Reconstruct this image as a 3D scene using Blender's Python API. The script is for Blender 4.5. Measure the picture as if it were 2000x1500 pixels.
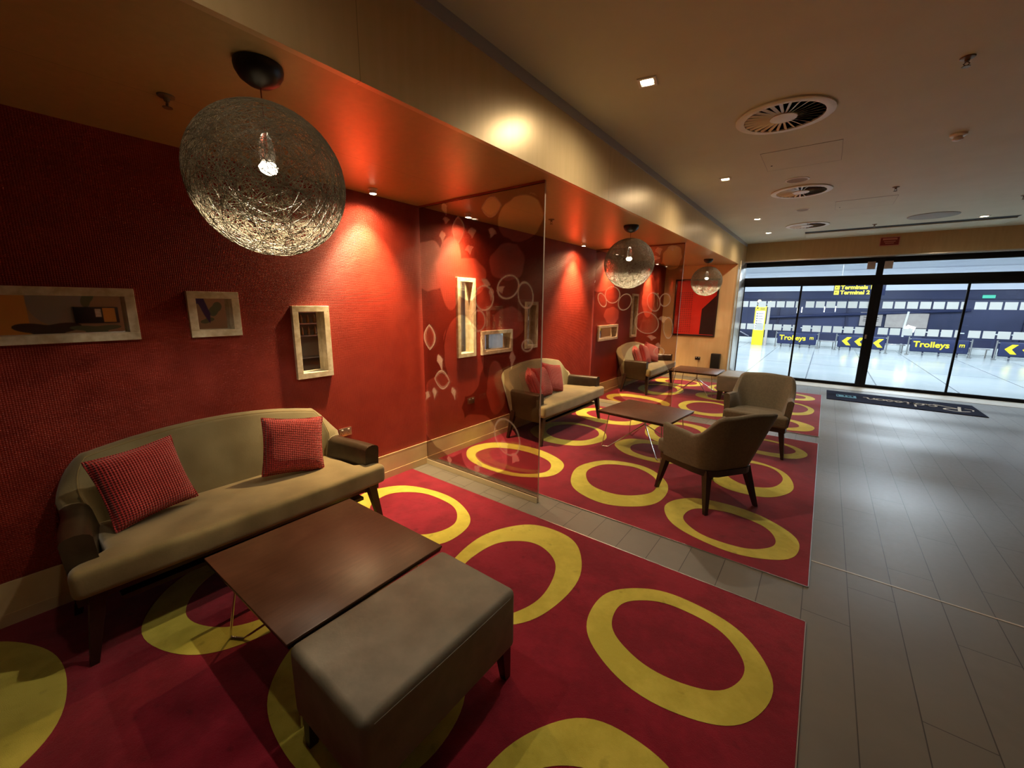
import bpy, bmesh, math, random
from mathutils import Vector, Matrix, Euler
import numpy as np
random.seed(7)
C = bpy.context.scene.collection
for o in list(bpy.data.objects): bpy.data.objects.remove(o)
PI = math.pi

# ------------------------------------------------------------------ camera
cam = bpy.data.cameras.new('camera'); camo = bpy.data.objects.new('camera', cam); C.objects.link(camo)
camo.location = (3.040, 0, 1.6)
camo.rotation_euler = (math.radians(78.7251), math.radians(-0.5364), math.radians(37.557))
cam.sensor_width = 36; cam.sensor_fit = 'HORIZONTAL'; cam.lens = 787.5*36/2000; cam.clip_start = .02; cam.clip_end = 200
bpy.context.scene.camera = camo

# ------------------------------------------------------------------ world, exposure
w = bpy.data.worlds.new('world'); bpy.context.scene.world = w; w.use_nodes = True
w.node_tree.nodes['Background'].inputs[0].default_value = (.02, .03, .06, 1)
w.node_tree.nodes['Background'].inputs[1].default_value = .3
vs = bpy.context.scene.view_settings
vs.view_transform = 'Standard'; vs.look = 'None'; vs.gamma = 1; vs.use_curve_mapping = False
vs.exposure = 0.52

# ------------------------------------------------------------------ lamps of the room
HS, HC, XB = 2.452, 2.929, 1.47           # lounge soffit height, lobby ceiling height, bulkhead face
WARM = (1, .68, .34); WARM2 = (1, .82, .58); COOL = (.80, .90, 1)
def lamp(kind, name, loc, energy, color, rot=(0, 0, 0), **k):
    d = bpy.data.lights.new(name, kind); d.energy = energy; d.color = color
    for a, v in k.items(): setattr(d, a, v)
    o = bpy.data.objects.new(name, d); C.objects.link(o); o.location = loc; o.rotation_euler = rot
    return o
WALL_Y = [1.98, 3.03, 5.42, 6.62, 8.62]          # wall washers under the soffit
CEIL_P = [(2.0, -2.1), (2.0, .28), (2.0, 2.68), (2.0, 5.08), (2.0, 7.61), (2.0, 9.12), (4.7, 9.23)]
PEND = [(1.27, .76), (1.22, 4.50), (1.16, 8.47)]
for y in WALL_Y:
    lamp('SPOT', 'wall_washer_lamp', (.17, y, HS-.045), 280, WARM, (0, math.radians(6), 0), spot_size=math.radians(80), spot_blend=1.0, shadow_soft_size=.02)
    lamp('SPOT', 'wall_washer_lamp', (.17, y, HS-.045), 42, WARM, (0, 0, 0), spot_size=math.radians(160), spot_blend=1.0, shadow_soft_size=.02)
for i, (x, y) in enumerate(CEIL_P):
    lamp('SPOT', 'downlight_lamp', (x, y, HC-.012), (1.5, 12, 55, 60, 55, 55, 35)[i], WARM2, (0, 0, 0), spot_size=math.radians(168), spot_blend=1.0, shadow_soft_size=.03)
ADDED_SCONCE = [(6.36, -1.5), (6.36, 3.9), (6.36, 6.9)]          # unseen wall lamps, added on the right to brighten the lobby ceiling
for (x, y), e in zip(ADDED_SCONCE, (45, 34, 26)):
    lamp('SPOT', 'added_sconce_lamp', (x, y, 1.955), e, WARM2, (PI, 0, 0), spot_size=math.radians(150), spot_blend=1.0, shadow_soft_size=.03)
for x, y in PEND:
    lamp('SPOT', 'pendant_lamp', (x, y, 2.075), 40, WARM2, (0, 0, 0), spot_size=math.radians(140), spot_blend=.35, shadow_soft_size=.012)
for x in (-3, 1, 5, 9):
    for y in (13, 17):
        lamp('AREA', 'canopy_lamp', (x, y, 3.1), 150, COOL, (0, 0, 0), shape='RECTANGLE', size=1.2, size_y=.3)

# ------------------------------------------------------------------ materials
def mat(name, col=(.5, .5, .5), rough=.5, metal=0., spec=.5, emit=None, es=0., alpha=None, coat=0., sheen=0.):
    m = bpy.data.materials.new(name); m.use_nodes = True
    b = m.node_tree.nodes['Principled BSDF']
    b.inputs['Base Color'].default_value = (*col, 1); b.inputs['Roughness'].default_value = rough
    b.inputs['Metallic'].default_value = metal; b.inputs['Specular IOR Level'].default_value = spec
    b.inputs['Coat Weight'].default_value = coat; b.inputs['Coat Roughness'].default_value = .15
    b.inputs['Sheen Weight'].default_value = sheen
    if emit: b.inputs['Emission Color'].default_value = (*emit, 1); b.inputs['Emission Strength'].default_value = es
    return m
class N:                                      # tiny node helper
    def __init__(s, m): s.m = m; s.t = m.node_tree; s.b = s.t.nodes.get('Principled BSDF')
    def n(s, typ, **k):
        x = s.t.nodes.new(typ)
        for a, v in k.items():
            if a.startswith('i_'):
                key = a[2:]; key = int(key) if key.isdigit() else key.replace('_', ' ')
                if hasattr(v, 'is_output') or isinstance(v, bpy.types.NodeSocket): s.t.links.new(v, x.inputs[key])
                else: x.inputs[key].default_value = v
            else: setattr(x, a, v)
        return x
    def m_(s, op, a, b=None, c=None):
        x = s.t.nodes.new('ShaderNodeMath'); x.operation = op
        for i, v in enumerate((a, b, c)):
            if v is None: continue
            if isinstance(v, bpy.types.NodeSocket): s.t.links.new(v, x.inputs[i])
            else: x.inputs[i].default_value = v
        return x.outputs[0]
    def link(s, a, b): s.t.links.new(a, b)
    def obj(s): return s.n('ShaderNodeTexCoord').outputs['Object']
    def xyz(s, v=None):
        x = s.n('ShaderNodeSeparateXYZ'); s.link(v or s.obj(), x.inputs[0]); return x.outputs
    def bump(s, h, strength=.3, dist=.002):
        x = s.n('ShaderNodeBump'); x.inputs['Strength'].default_value = strength; x.inputs['Distance'].default_value = dist
        s.link(h, x.inputs['Height']); s.link(x.outputs[0], s.b.inputs['Normal']); return x
    def mix(s, f, a, b):
        x = s.n('ShaderNodeMix', data_type='RGBA')
        for k, v in ((0, f), (6, a), (7, b)):
            if isinstance(v, bpy.types.NodeSocket): s.link(v, x.inputs[k])
            else: x.inputs[k].default_value = v if k == 0 else (*v, 1)
        return x.outputs[2]
    def noise(s, scale, detail=3, v=None, rough=.5):
        x = s.n('ShaderNodeTexNoise'); x.inputs['Scale'].default_value = scale; x.inputs['Detail'].default_value = detail; x.inputs['Roughness'].default_value = rough
        s.link(v or s.obj(), x.inputs['Vector']); return x.outputs[0]
    def ramp(s, f, p0, p1, c0=(0, 0, 0), c1=(1, 1, 1)):
        x = s.n('ShaderNodeValToRGB'); e = x.color_ramp.elements
        e[0].position = p0; e[1].position = p1; e[0].color = (*c0, 1); e[1].color = (*c1, 1)
        s.link(f, x.inputs[0]); return x.outputs[0]

def noisy(name, c0, c1, scale, rough=.6, bump=.2, bs=None, dist=.002, **k):
    m = mat(name, c0, rough, **k); n = N(m); f = n.noise(scale, 4)
    n.link(n.mix(n.ramp(f, .35, .65), c0, c1), n.b.inputs['Base Color'])
    n.bump(n.noise(bs or scale*4, 3), bump, dist); return m

M = {}
# red woven wallcovering: fine square weave that glints in the washers
m = M['red_wall'] = mat('red_woven_wallcovering', (.32, .012, .006), .42, spec=.32); n = N(m)
X = n.xyz()
a = n.m_('SINE', n.m_('MULTIPLY', X[1], 2*PI/.019)); b = n.m_('SINE', n.m_('MULTIPLY', X[2], 2*PI/.019))
wv = n.m_('MULTIPLY', n.m_('ABSOLUTE', a), n.m_('ABSOLUTE', b))
ns = n.noise(26, 3); big = n.noise(6, 3)
n.bump(n.m_('ADD', n.m_('MULTIPLY', wv, .9), n.m_('MULTIPLY', ns, .9)), 0.8, .0032)
n.link(n.mix(n.ramp(big, .3, .7), (.235, .018, .009), (.30, .028, .014)), n.b.inputs['Base Color'])
# gold satin boards (bulkhead, end wall) and soffit
def board(name, c0, c1, rough, metal, seams=()):
    m = mat(name, c0, rough, metal); n = N(m)
    mp = n.n('ShaderNodeMapping'); mp.inputs['Scale'].default_value = (6, 6, .7); n.link(n.obj(), mp.inputs[0])
    f = n.noise(4, 4, mp.outputs[0]); col = n.mix(n.ramp(f, .35, .65), c0, c1)
    X = n.xyz(); s = None
    for ax, v in seams:
        q = n.m_('LESS_THAN', n.m_('ABSOLUTE', n.m_('SUBTRACT', X[ax], v)), .0016)
        s = q if s is None else n.m_('MAXIMUM', s, q)
    if s is not None: col = n.mix(s, col, (c0[0]*.6, c0[1]*.6, c0[2]*.6))
    n.link(col, n.b.inputs['Base Color']); n.bump(n.noise(35, 3), .08, .002); return m
M['gold'] = board('gold_satin_panel', (.66, .49, .25), (.70, .52, .28), .34, .35, [(1, y) for y in (-.4, 1.05, 3.35, 5.65, 7.95)])
M['soffit'] = board('copper_gold_soffit_panel', (.50, .35, .15), (.54, .37, .16), .36, .3, [(0, .67), (1, 3.33), (1, -.1), (1, 6.9)])
M['gold_wall'] = board('mustard_end_wall', (.70, .49, .24), (.74, .52, .26), .55, 0.)
M['gold_lintel'] = board('gold_door_lintel', (.50, .35, .17), (.54, .38, .19), .5, .2)
M['ceiling'] = noisy('painted_lobby_ceiling', (.60, .58, .43), (.63, .61, .46), 3, .75, .05)
M['strip'] = mat('grey_ceiling_bead', (.45, .42, .40), .5)
M['baseboard'] = noisy('tan_stone_skirting', (.60, .46, .25), (.66, .51, .29), 8, .45, .08)
M['metal_sheen'] = mat('satin_metal_sheen', (.75, .68, .60), .28, .85)
M['black_frame'] = mat('black_powder_coated_frame', (.004, .004, .005), .55, spec=.2)
M['black'] = mat('black_plastic', (.006, .005, .006), .4)
M['glow'] = mat('lamp_glow', (1, 1, 1), .4, emit=(1, .82, .55), es=18)
M['glow_bulb'] = mat('bulb_glow', (1, 1, 1), .4, emit=(1, .86, .62), es=7)
M['glow_cool'] = mat('cool_lamp_glow', (1, 1, 1), .4, emit=(.93, .97, 1), es=3)
M['white'] = mat('white_plastic', (.75, .72, .66), .45)
M['chrome'] = mat('chrome_wire', (.75, .72, .68), .25, 1.)
M['steel'] = mat('brushed_steel', (.62, .60, .58), .3, 1.)
M['brass'] = mat('dull_brass', (.22, .15, .08), .5, .6)
M['outlet'] = mat('brushed_socket_plate', (.55, .40, .30), .3, .9)
M['threshold'] = noisy('pale_threshold_stone', (.50, .46, .38), (.60, .55, .46), 6, .35, .05)
M['mirror'] = mat('mirror_glass', (.82, .82, .80), .015, 1.)
# whitewashed wood frames
m = M['frame_white'] = mat('whitewashed_wood_frame', (.72, .66, .50), .5); n = N(m)
n.link(n.mix(n.ramp(n.noise(22, 5), .4, .62), (.74, .69, .54), (.55, .48, .32)), n.b.inputs['Base Color']); n.bump(n.noise(70, 3), .2)
# carpet pile
def carpet_m(name, c0, c1):
    m = mat(name, c0, .95, spec=.1, sheen=.25); n = N(m)
    f = n.noise(9, 6, rough=.65); g = n.noise(2.2, 3)
    col = n.mix(n.ramp(n.m_('MULTIPLY', n.m_('ADD', f, g), .5), .43, .57), c0, c1)
    st = n.ramp(n.noise(14, 2), .24, .33)
    col = n.mix(n.m_('MULTIPLY', n.m_('SUBTRACT', 1., st), .5), col, tuple(v*.45 for v in c0))
    n.link(col, n.b.inputs['Base Color']); n.bump(n.m_('ADD', n.noise(420, 2), n.m_('MULTIPLY', n.noise(40, 3), .7)), .6, .004); return m
M['carpet'] = carpet_m('crimson_carpet_pile', (.19, .005, .020), (.26, .009, .029))
M['ring'] = carpet_m('lime_carpet_pile', (.50, .45, .06), (.62, .56, .09))
# porcelain floor tiles: narrow planks with staggered joints
m = M['tile'] = mat('grey_porcelain_planks', (.16, .15, .14), .34, spec=.4); n = N(m)
X = n.xyz(); P_ = .2044
u = n.m_('DIVIDE', n.m_('SUBTRACT', X[0], .68), P_); ci = n.m_('FLOOR', u); uf = n.m_('SUBTRACT', u, ci)
wn = n.n('ShaderNodeTexWhiteNoise', noise_dimensions='1D'); n.link(ci, wn.inputs['W'])
v = n.m_('DIVIDE', n.m_('SUBTRACT', n.m_('ADD', X[1], n.m_('MULTIPLY', wn.outputs[0], 1.2)), .2), 1.2); vi = n.m_('FLOOR', v); vf = n.m_('SUBTRACT', v, vi)
du = n.m_('MULTIPLY', n.m_('MINIMUM', uf, n.m_('SUBTRACT', 1., uf)), P_); dv = n.m_('MULTIPLY', n.m_('MINIMUM', vf, n.m_('SUBTRACT', 1., vf)), 1.2)
gr = n.m_('LESS_THAN', n.m_('MINIMUM', du, dv), .0022)
gl = n.m_('LESS_THAN', n.m_('ABSOLUTE', n.m_('SUBTRACT', X[1], 7.12)), .004); gr = n.m_('MAXIMUM', gr, gl)
w2 = n.n('ShaderNodeTexWhiteNoise', noise_dimensions='2D'); cb = n.n('ShaderNodeCombineXYZ'); n.link(ci, cb.inputs[0]); n.link(vi, cb.inputs[1]); n.link(cb.outputs[0], w2.inputs['Vector'])
col = n.mix(w2.outputs[0], (.150, .142, .120), (.180, .170, .146)); col = n.mix(n.ramp(n.noise(12, 5), .3, .7), col, (.165, .155, .132))
n.link(n.mix(gr, col, (.055, .05, .045)), n.b.inputs['Base Color'])
n.link(n.m_('ADD', .32, n.m_('MULTIPLY', n.noise(30, 3), .16)), n.b.inputs['Roughness'])
n.bump(n.m_('ADD', n.m_('MULTIPLY', n.m_('SUBTRACT', 1., gr), .5), n.m_('MULTIPLY', n.noise(60, 3), .12)), .35, .002)
# outside tiles
m = M['pave'] = mat('white_concourse_tiles', (.62, .66, .66), .16, spec=.5); n = N(m)
X = n.xyz(); gr = None
for ax, of, pp in ((0, .45, 1.2), (1, 14.15, 3.0)):
    t = n.m_('DIVIDE', n.m_('SUBTRACT', X[ax], of), pp); f = n.m_('SUBTRACT', t, n.m_('ROUND', t)); q = n.m_('LESS_THAN', n.m_('ABSOLUTE', f), .012/pp)
    gr = q if gr is None else n.m_('MAXIMUM', gr, q)
n.link(n.mix(gr, n.mix(n.ramp(n.noise(.8, 4), .3, .7), (.38, .43, .43), (.47, .50, .50)), (.20, .22, .23)), n.b.inputs['Base Color'])
# dark wood, table top
def wood(name, c0, c1, rough, sc=(1, 14, 14), coat=0.):
    m = mat(name, c0, rough, coat=coat); n = N(m)
    mp = n.n('ShaderNodeMapping'); mp.inputs['Scale'].default_value = sc; n.link(n.obj(), mp.inputs[0])
    n.link(n.mix(n.ramp(n.noise(5, 6, mp.outputs[0], .6), .3, .7), c0, c1), n.b.inputs['Base Color'])
    n.link(n.m_('ADD', rough-.05, n.m_('MULTIPLY', n.noise(40, 3), .12)), n.b.inputs['Roughness']); return m
M['table_top'] = wood('dark_walnut_laminate', (.075, .030, .014), (.105, .043, .020), .37, (14, 1.5, 14))
M['table_edge'] = mat('black_table_edge', (.012, .007, .005), .22)
M['leg_wood'] = wood('espresso_stained_wood', (.018, .007, .005), (.032, .013, .008), .35)
M['suede'] = noisy('olive_taupe_suede', (.19, .145, .055), (.25, .19, .078), 7, .85, .25, 120, sheen=.35)
M['suede_dark'] = noisy('grey_olive_back_suede', (.16, .135, .065), (.20, .17, .085), 5, .85, .25, 120, sheen=.3)
M['leather'] = noisy('dark_brown_leather', (.030, .019, .010), (.042, .027, .014), 20, .34, .15, 160)
M['ottoman'] = noisy('grey_taupe_leather', (.155, .140, .105), (.20, .178, .135), 11, .58, .3, 60)
M['chair_fab'] = noisy('mushroom_weave_upholstery', (.125, .098, .055), (.155, .122, .070), 60, .8, .35, 260, sheen=.2)
# knitted cushions
m = M['knit'] = mat('chunky_red_knit', (.50, .012, .015), .8, sheen=.3); n = N(m)
X = n.xyz(); q = .0165
a = n.m_('SINE', n.m_('MULTIPLY', n.m_('ADD', X[1], X[2]), 2*PI/q*.707)); b = n.m_('SINE', n.m_('MULTIPLY', n.m_('SUBTRACT', X[1], X[2]), 2*PI/q*.707))
kn = n.m_('MULTIPLY', a, b); hole = n.ramp(kn, .25, .75)
n.link(n.mix(hole, (.50, .014, .013), (.10, .002, .003)), n.b.inputs['Base Color'])
n.bump(n.m_('SUBTRACT', n.m_('MULTIPLY', n.noise(150, 2), .2), kn), .9, .006)
M['strand'] = mat('resin_yarn_strand', (.20, .17, .11), .5)
M['cable'] = mat('copper_tinted_cable', (.25, .05, .02), .4)
M['bulb_glass'] = mat('clear_bulb_glass', (.9, .9, .85), .05, spec=.8); M['bulb_glass'].node_tree.nodes['Principled BSDF'].inputs['Transmission Weight'].default_value = .9
# clear glass for doors and screens: tinted transparency with a Fresnel reflection
def glass(name, tint=(.95, .97, .96), attr=False, refl=1.0):
    m = bpy.data.materials.new(name); m.use_nodes = True; n = N(m); t = m.node_tree
    t.nodes.remove(t.nodes['Principled BSDF']); out = t.nodes['Material Output']
    tr = n.n('ShaderNodeBsdfTransparent'); tr.inputs[0].default_value = (*tint, 1)
    gl = n.n('ShaderNodeBsdfGlossy'); gl.inputs['Roughness'].default_value = .02; gl.inputs[0].default_value = (.9, .9, .9, 1)
    fr = n.n('ShaderNodeFresnel'); fr.inputs[0].default_value = 1.45
    mx = n.n('ShaderNodeMixShader'); n.link(n.m_('MULTIPLY', fr.outputs[0], refl), mx.inputs[0]); n.link(tr.outputs[0], mx.inputs[1]); n.link(gl.outputs[0], mx.inputs[2])
    res = mx.outputs[0]
    if attr:
        at = n.n('ShaderNodeAttribute', attribute_name='film'); ed = n.n('ShaderNodeAttribute', attribute_name='etch')
        n.link(n.mix(at.outputs['Fac'], (.93, .93, .92), (.50, .38, .36)), tr.inputs[0])
        df = n.n('ShaderNodeBsdfTranslucent'); df.inputs[0].default_value = (.95, .85, .75, 1)
        d2 = n.n('ShaderNodeBsdfDiffuse'); d2.inputs[0].default_value = (.95, .85, .75, 1)
        ad = n.n('ShaderNodeMixShader'); n.link(df.outputs[0], ad.inputs[1]); n.link(d2.outputs[0], ad.inputs[2])
        m2 = n.n('ShaderNodeMixShader'); n.link(n.m_('MULTIPLY', ed.outputs['Fac'], .27), m2.inputs[0]); n.link(res, m2.inputs[1]); n.link(ad.outputs[0], m2.inputs[2]); res = m2.outputs[0]
    n.link(res, out.inputs[0]); return m
M['glass'] = glass('clear_door_glass', (.93, .96, .97), refl=.4); M['film'] = glass('film_etched_glass', attr=True)
M['decal'] = mat('frosted_square_decal', (.72, .72, .70), .7); n = N(M['decal'])
tl = n.n('ShaderNodeBsdfTranslucent'); tl.inputs[0].default_value = (.80, .80, .77, 1); mx = n.n('ShaderNodeMixShader'); mx.inputs[0].default_value = .8
n.link(n.b.outputs[0], mx.inputs[1]); n.link(tl.outputs[0], mx.inputs[2]); n.link(mx.outputs[0], n.t.nodes['Material Output'].inputs[0])
M['yellow'] = mat('signal_yellow', (.85, .66, .02), .45, emit=(.9, .7, .02), es=.0)
M['sign_lit'] = mat('backlit_yellow_lettering', (.9, .75, .05), .5, emit=(1, .82, .05), es=1.1)
M['navy'] = mat('navy_sign_panel', (.015, .022, .075), .4)
M['facade'] = noisy('dark_blue_facade_glass', (.035, .042, .085), (.055, .064, .135), .6, .3, 0.)
M['facade_low'] = mat('dark_blue_grey_panel', (.03, .032, .07), .3)
M['pale'] = noisy('pale_canopy_panel', (.78, .80, .88), (.82, .84, .90), 1, .5, 0.)
M['curb'] = mat('white_plinth', (.75, .78, .76), .5)
M['beige'] = noisy('beige_notice_panel', (.38, .33, .30), (.43, .38, .34), 9, .6, .05)
M['mat_dark'] = noisy('dark_entrance_mat', (.010, .012, .026), (.016, .018, .036), 120, 1., .5, 300, spec=.05)
M['mat_text'] = mat('cream_mat_lettering', (.55, .50, .42), .9)
M['mat_blue'] = mat('blue_mat_lettering', (.10, .30, .42), .9)
M['art_red'] = mat('scarlet_print', (.62, .018, .010), .35, coat=.6); M['art_dark'] = mat('deep_maroon_print', (.016, .005, .006), .3, coat=.6); M['art_deep'] = mat('dark_red_print', (.30, .008, .008), .35, coat=.6)
M['exit_red'] = mat('dark_red_sign', (.20, .018, .012), .5); M['exit_pink'] = mat('pale_red_border', (.55, .22, .16), .5)
M['dust_white'] = mat('off_white_grille', (.80, .77, .68), .5); M['void'] = mat('dark_duct', (.01, .008, .006), .9)
M['mur_tan'] = mat('tan_mural_ground', (.42, .28, .14), .6); M['mur_or'] = mat('orange_mural_panel', (.70, .33, .05), .6); M['mur_grey'] = mat('grey_mural_disc', (.30, .28, .22), .6)
M['mur_green'] = mat('sage_mural_leaf', (.13, .16, .08), .6); M['mur_brown'] = mat('dark_brown_mural', (.05, .03, .015), .6); M['purple'] = mat('violet_mural_leaf', (.035, .012, .10), .5)
M['lobby'] = noisy('taupe_lobby_wall', (.30, .22, .13), (.33, .25, .15), 3, .7, .05)
M['green_em'] = mat('green_exit_glow', (.1, .6, .4), .5, emit=(.1, .9, .6), es=.15); M['globe'] = mat('yellow_globe_glow', (1, .8, .4), .5, emit=(1, .78, .38), es=1.3)
M['bottle'] = [mat('bottle_%s' % k, c, .15) for k, c in (('amber', (.35, .14, .02)), ('clear', (.6, .62, .6)), ('green', (.03, .14, .05)))]

# ------------------------------------------------------------------ mesh helpers
class MB:
    def __init__(s): s.bm = bmesh.new(); s.mi = 0
    def _f(s, vs):
        try: f = s.bm.faces.new(vs); f.material_index = s.mi; f.smooth = True; return f
        except ValueError: return None
    def box(s, x0, x1, y0, y1, z0, z1, bev=0., seg=2, taper=None, mt=None):
        t = bmesh.new(); bmesh.ops.create_cube(t, size=1)
        for v in t.verts:
            up = v.co.z > 0
            v.co = Vector(((x0+x1)/2+v.co.x*(x1-x0), (y0+y1)/2+v.co.y*(y1-y0), (z0+z1)/2+v.co.z*(z1-z0)))
            if taper and not up: v.co.x = (x0+x1)/2+(v.co.x-(x0+x1)/2)*taper; v.co.y = (y0+y1)/2+(v.co.y-(y0+y1)/2)*taper
        if bev: bmesh.ops.bevel(t, geom=list(t.edges), offset=bev, segments=seg, profile=.5, affect='EDGES')
        s.merge(t, mt)
    def merge(s, t, mt=None):
        d = {}
        for v in t.verts: d[v] = s.bm.verts.new(mt @ v.co if mt else v.co)
        for f in t.faces: s._f([d[v] for v in f.verts])
        t.free()
    def grid(s, rows, close_u=False, close_v=False, cap=False):
        R = [[s.bm.verts.new(p) for p in r] for r in rows]; nu = len(R); nv = len(R[0])
        for i in range(nu if close_u else nu-1):
            for j in range(nv if close_v else nv-1):
                s._f([R[i][j], R[(i+1) % nu][j], R[(i+1) % nu][(j+1) % nv], R[i][(j+1) % nv]])
        if cap: s._f(R[0][::-1]); s._f(R[-1])
        return R
    def tube(s, pts, r, seg=8, closed=False, cap=True):
        pts = [Vector(p) for p in pts]; rows = []; n = len(pts); up = None
        for i, p in enumerate(pts):
            if closed: d = pts[(i+1) % n]-pts[i-1]
            else: d = pts[min(i+1, n-1)]-pts[max(i-1, 0)]
            d.normalize()
            if up is None: up = d.orthogonal().normalized()
            up = (up-d*up.dot(d)); up = up.normalized() if up.length > 1e-6 else d.orthogonal().normalized()
            sd = d.cross(up); rr = r[i] if isinstance(r, (list, tuple)) else r
            rows.append([p+(up*math.cos(2*PI*k/seg)+sd*math.sin(2*PI*k/seg))*rr for k in range(seg)])
        s.grid(rows, close_u=closed, close_v=True, cap=cap and not closed)
    def cyl(s, c, r, h, seg=32, r2=None):
        r2 = r if r2 is None else r2; c = Vector(c)
        s.grid([[c+Vector((math.cos(2*PI*k/seg)*q, math.sin(2*PI*k/seg)*q, z)) for k in range(seg)] for q, z in ((r, 0), (r2, h))], close_v=True, cap=True)
    def lathe(s, c, prof, seg=32):
        c = Vector(c); s.grid([[c+Vector((math.cos(2*PI*k/seg)*q, math.sin(2*PI*k/seg)*q, z)) for k in range(seg)] for q, z in prof], close_v=True, cap=True)
    def poly(s, pts, up=0.):                      # flat polygon, optionally extruded by vector
        vs = [s.bm.verts.new(p) for p in pts]; f = s._f(vs)
        if up and f:
            r = bmesh.ops.extrude_face_region(s.bm, geom=[f])
            for v in r['geom']:
                if isinstance(v, bmesh.types.BMVert): v.co += Vector(up)
            for q in r['geom']:
                if isinstance(q, bmesh.types.BMFace): q.material_index = s.mi
    def ball(s, c, r, seg=16, sz=1):
        c = Vector(c); s.lathe(c, [(max(r*math.sin(PI*i/seg), 1e-4), -r*math.cos(PI*i/seg)*sz) for i in range(seg+1)], seg*2)
    def build(s, name, mats, parent=None, smooth=30):
        bmesh.ops.recalc_face_normals(s.bm, faces=list(s.bm.faces))
        me = bpy.data.meshes.new(name); s.bm.to_mesh(me); s.bm.free()
        for m in (mats if isinstance(mats, list) else [mats]): me.materials.append(m)
        if smooth is not None:
            me.set_sharp_from_angle(angle=math.radians(smooth))
        o = bpy.data.objects.new(name, me); C.objects.link(o)
        if parent: o.parent = parent
        return o
def tag(o, label, cat, group=None, kind=None):
    o['label'] = label; o['category'] = cat
    if group: o['group'] = group
    if kind: o['kind'] = kind
    return o
def struct(name, mb, m, parent=None, **k):
    o = mb.build(name, m, parent, **k)
    if not parent: o['kind'] = 'structure'
    return o
def thing(name, label, cat, loc=(0, 0, 0), rz=0., group=None):
    o = bpy.data.objects.new(name, None); C.objects.link(o); o.location = loc; o.rotation_euler = (0, 0, rz); o.empty_display_size = .05
    return tag(o, label, cat, group)
def dup(root, loc, rz, label, group=None, rot=None):
    def cp(o, par):
        c = o.copy(); C.objects.link(c)
        if par: c.parent = par
        for ch in o.children: cp(ch, c)
        return c
    r = cp(root, None); r.location = loc; r.rotation_euler = rot or (0, 0, rz); r['label'] = label
    if group: r['group'] = group
    return r
def text(name, s, size, m, parent, loc, rot, bold=.012, shear=0., ext=.002, align='LEFT', space=1.):
    cu = bpy.data.curves.new(name, 'FONT'); cu.body = s; cu.size = size; cu.offset = bold*size; cu.extrude = ext; cu.shear = shear; cu.align_x = align; cu.space_character = space; cu.resolution_u = 3
    t = bpy.data.objects.new(name, cu); C.objects.link(t); dg = bpy.context.evaluated_depsgraph_get()
    me = bpy.data.meshes.new_from_object(t.evaluated_get(dg)); bpy.data.objects.remove(t)
    me.materials.clear(); me.materials.append(m); o = bpy.data.objects.new(name, me); C.objects.link(o); o.parent = parent; o.location = loc; o.rotation_euler = rot
    return o
FACE = (PI/2, 0, 0)                       # lettering that faces -Y

# ------------------------------------------------------------------ floor
XR, Y1, Y2, Y3, Y4, Y5 = 3.153, 2.355, 2.692, 5.83, 6.157, 9.218
YD, YE = 10.726, 9.729; XW = 6.5; YB = -4.0
b = MB(); b.box(-.2, XW, YB, YD-.02, -.1, 0); struct('floor', b, M['tile'])
b = MB(); b.box(XR+.01, XW, 3.012, 3.022, 0, .0015); struct('trim_1', b, M['threshold'])
b = MB(); b.box(XB, XW, 10.16, 10.69, 0, .004); struct('trim_2', b, M['threshold'])
# carpets with lime rings (outer ellipse, inner ellipse: cx, cy, a, b, turn)
RN = {0: [((.62, .78, .46, .53, .2), (.63, .86, .345, .44, .1)), ((.66, 1.80, .54, .375, -.01), (.68, 1.83, .39, .27, .02)), ((1.67, .79, .45, .36, -.05), (1.68, .76, .30, .235, 0)),
          ((1.71, 1.79, .38, .50, .08), (1.71, 1.70, .27, .36, .11)), ((2.68, .77, .38, .49, .05), (2.66, .71, .28, .36, 0)), ((2.65, 1.79, .41, .35, -.06), (2.65, 1.82, .30, .23, -.01)),
          ((.56, -.34, .52, .33, .13), (.45, -.40, .26, .18, .1)), ((1.70, -.33, .38, .46, 0), (1.70, -.38, .27, .33, 0)), ((2.66, -.33, .41, .35, 0), (2.66, -.3, .3, .23, 0))],
      1: [((.62, 3.19, .57, .385, -.03), (.64, 3.15, .44, .28, 0)), ((.64, 4.31, .48, .45, -.2), (.67, 4.37, .325, .33, 0)), ((.71, 5.37, .51, .38, -.1), (.71, 5.38, .35, .22, -.1)),
          ((1.71, 3.36, .43, .49, .33), (1.71, 3.42, .32, .34, .5)), ((1.68, 4.35, .42, .32, -.2), (1.70, 4.35, .25, .22, -.1)), ((1.76, 5.18, .42, .53, .2), (1.73, 5.20, .28, .38, .15)),
          ((2.65, 3.14, .45, .35, -.2), (2.66, 3.11, .30, .24, -.05)), ((2.64, 4.25, .36, .46, .09), (2.68, 4.32, .23, .32, -.04)), ((2.68, 5.30, .39, .31, -.2), (2.66, 5.33, .30, .22, -.05))],
      2: [((.66, 6.61, .56, .38, -.2), (.68, 6.55, .42, .24, -.1)), ((.68, 7.81, .41, .54, .15), (.67, 7.85, .30, .39, .3)), ((.74, 8.79, .48, .38, -.15), (.78, 8.83, .32, .27, -.15)),
          ((1.73, 6.80, .42, .50, .3), (1.73, 6.83, .31, .37, .05)), ((1.76, 7.82, .44, .34, .1), (1.80, 7.80, .29, .23, 0)), ((1.72, 8.72, .38, .42, 0), (1.72, 8.72, .27, .3, 0)),
          ((2.68, 6.56, .43, .33, -.2), (2.64, 6.57, .30, .23, -.2)), ((2.69, 7.65, .39, .50, 0), (2.74, 7.70, .26, .36, 0)), ((2.66, 8.70, .41, .33, 0), (2.62, 8.72, .32, .22, 0))]}
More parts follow.
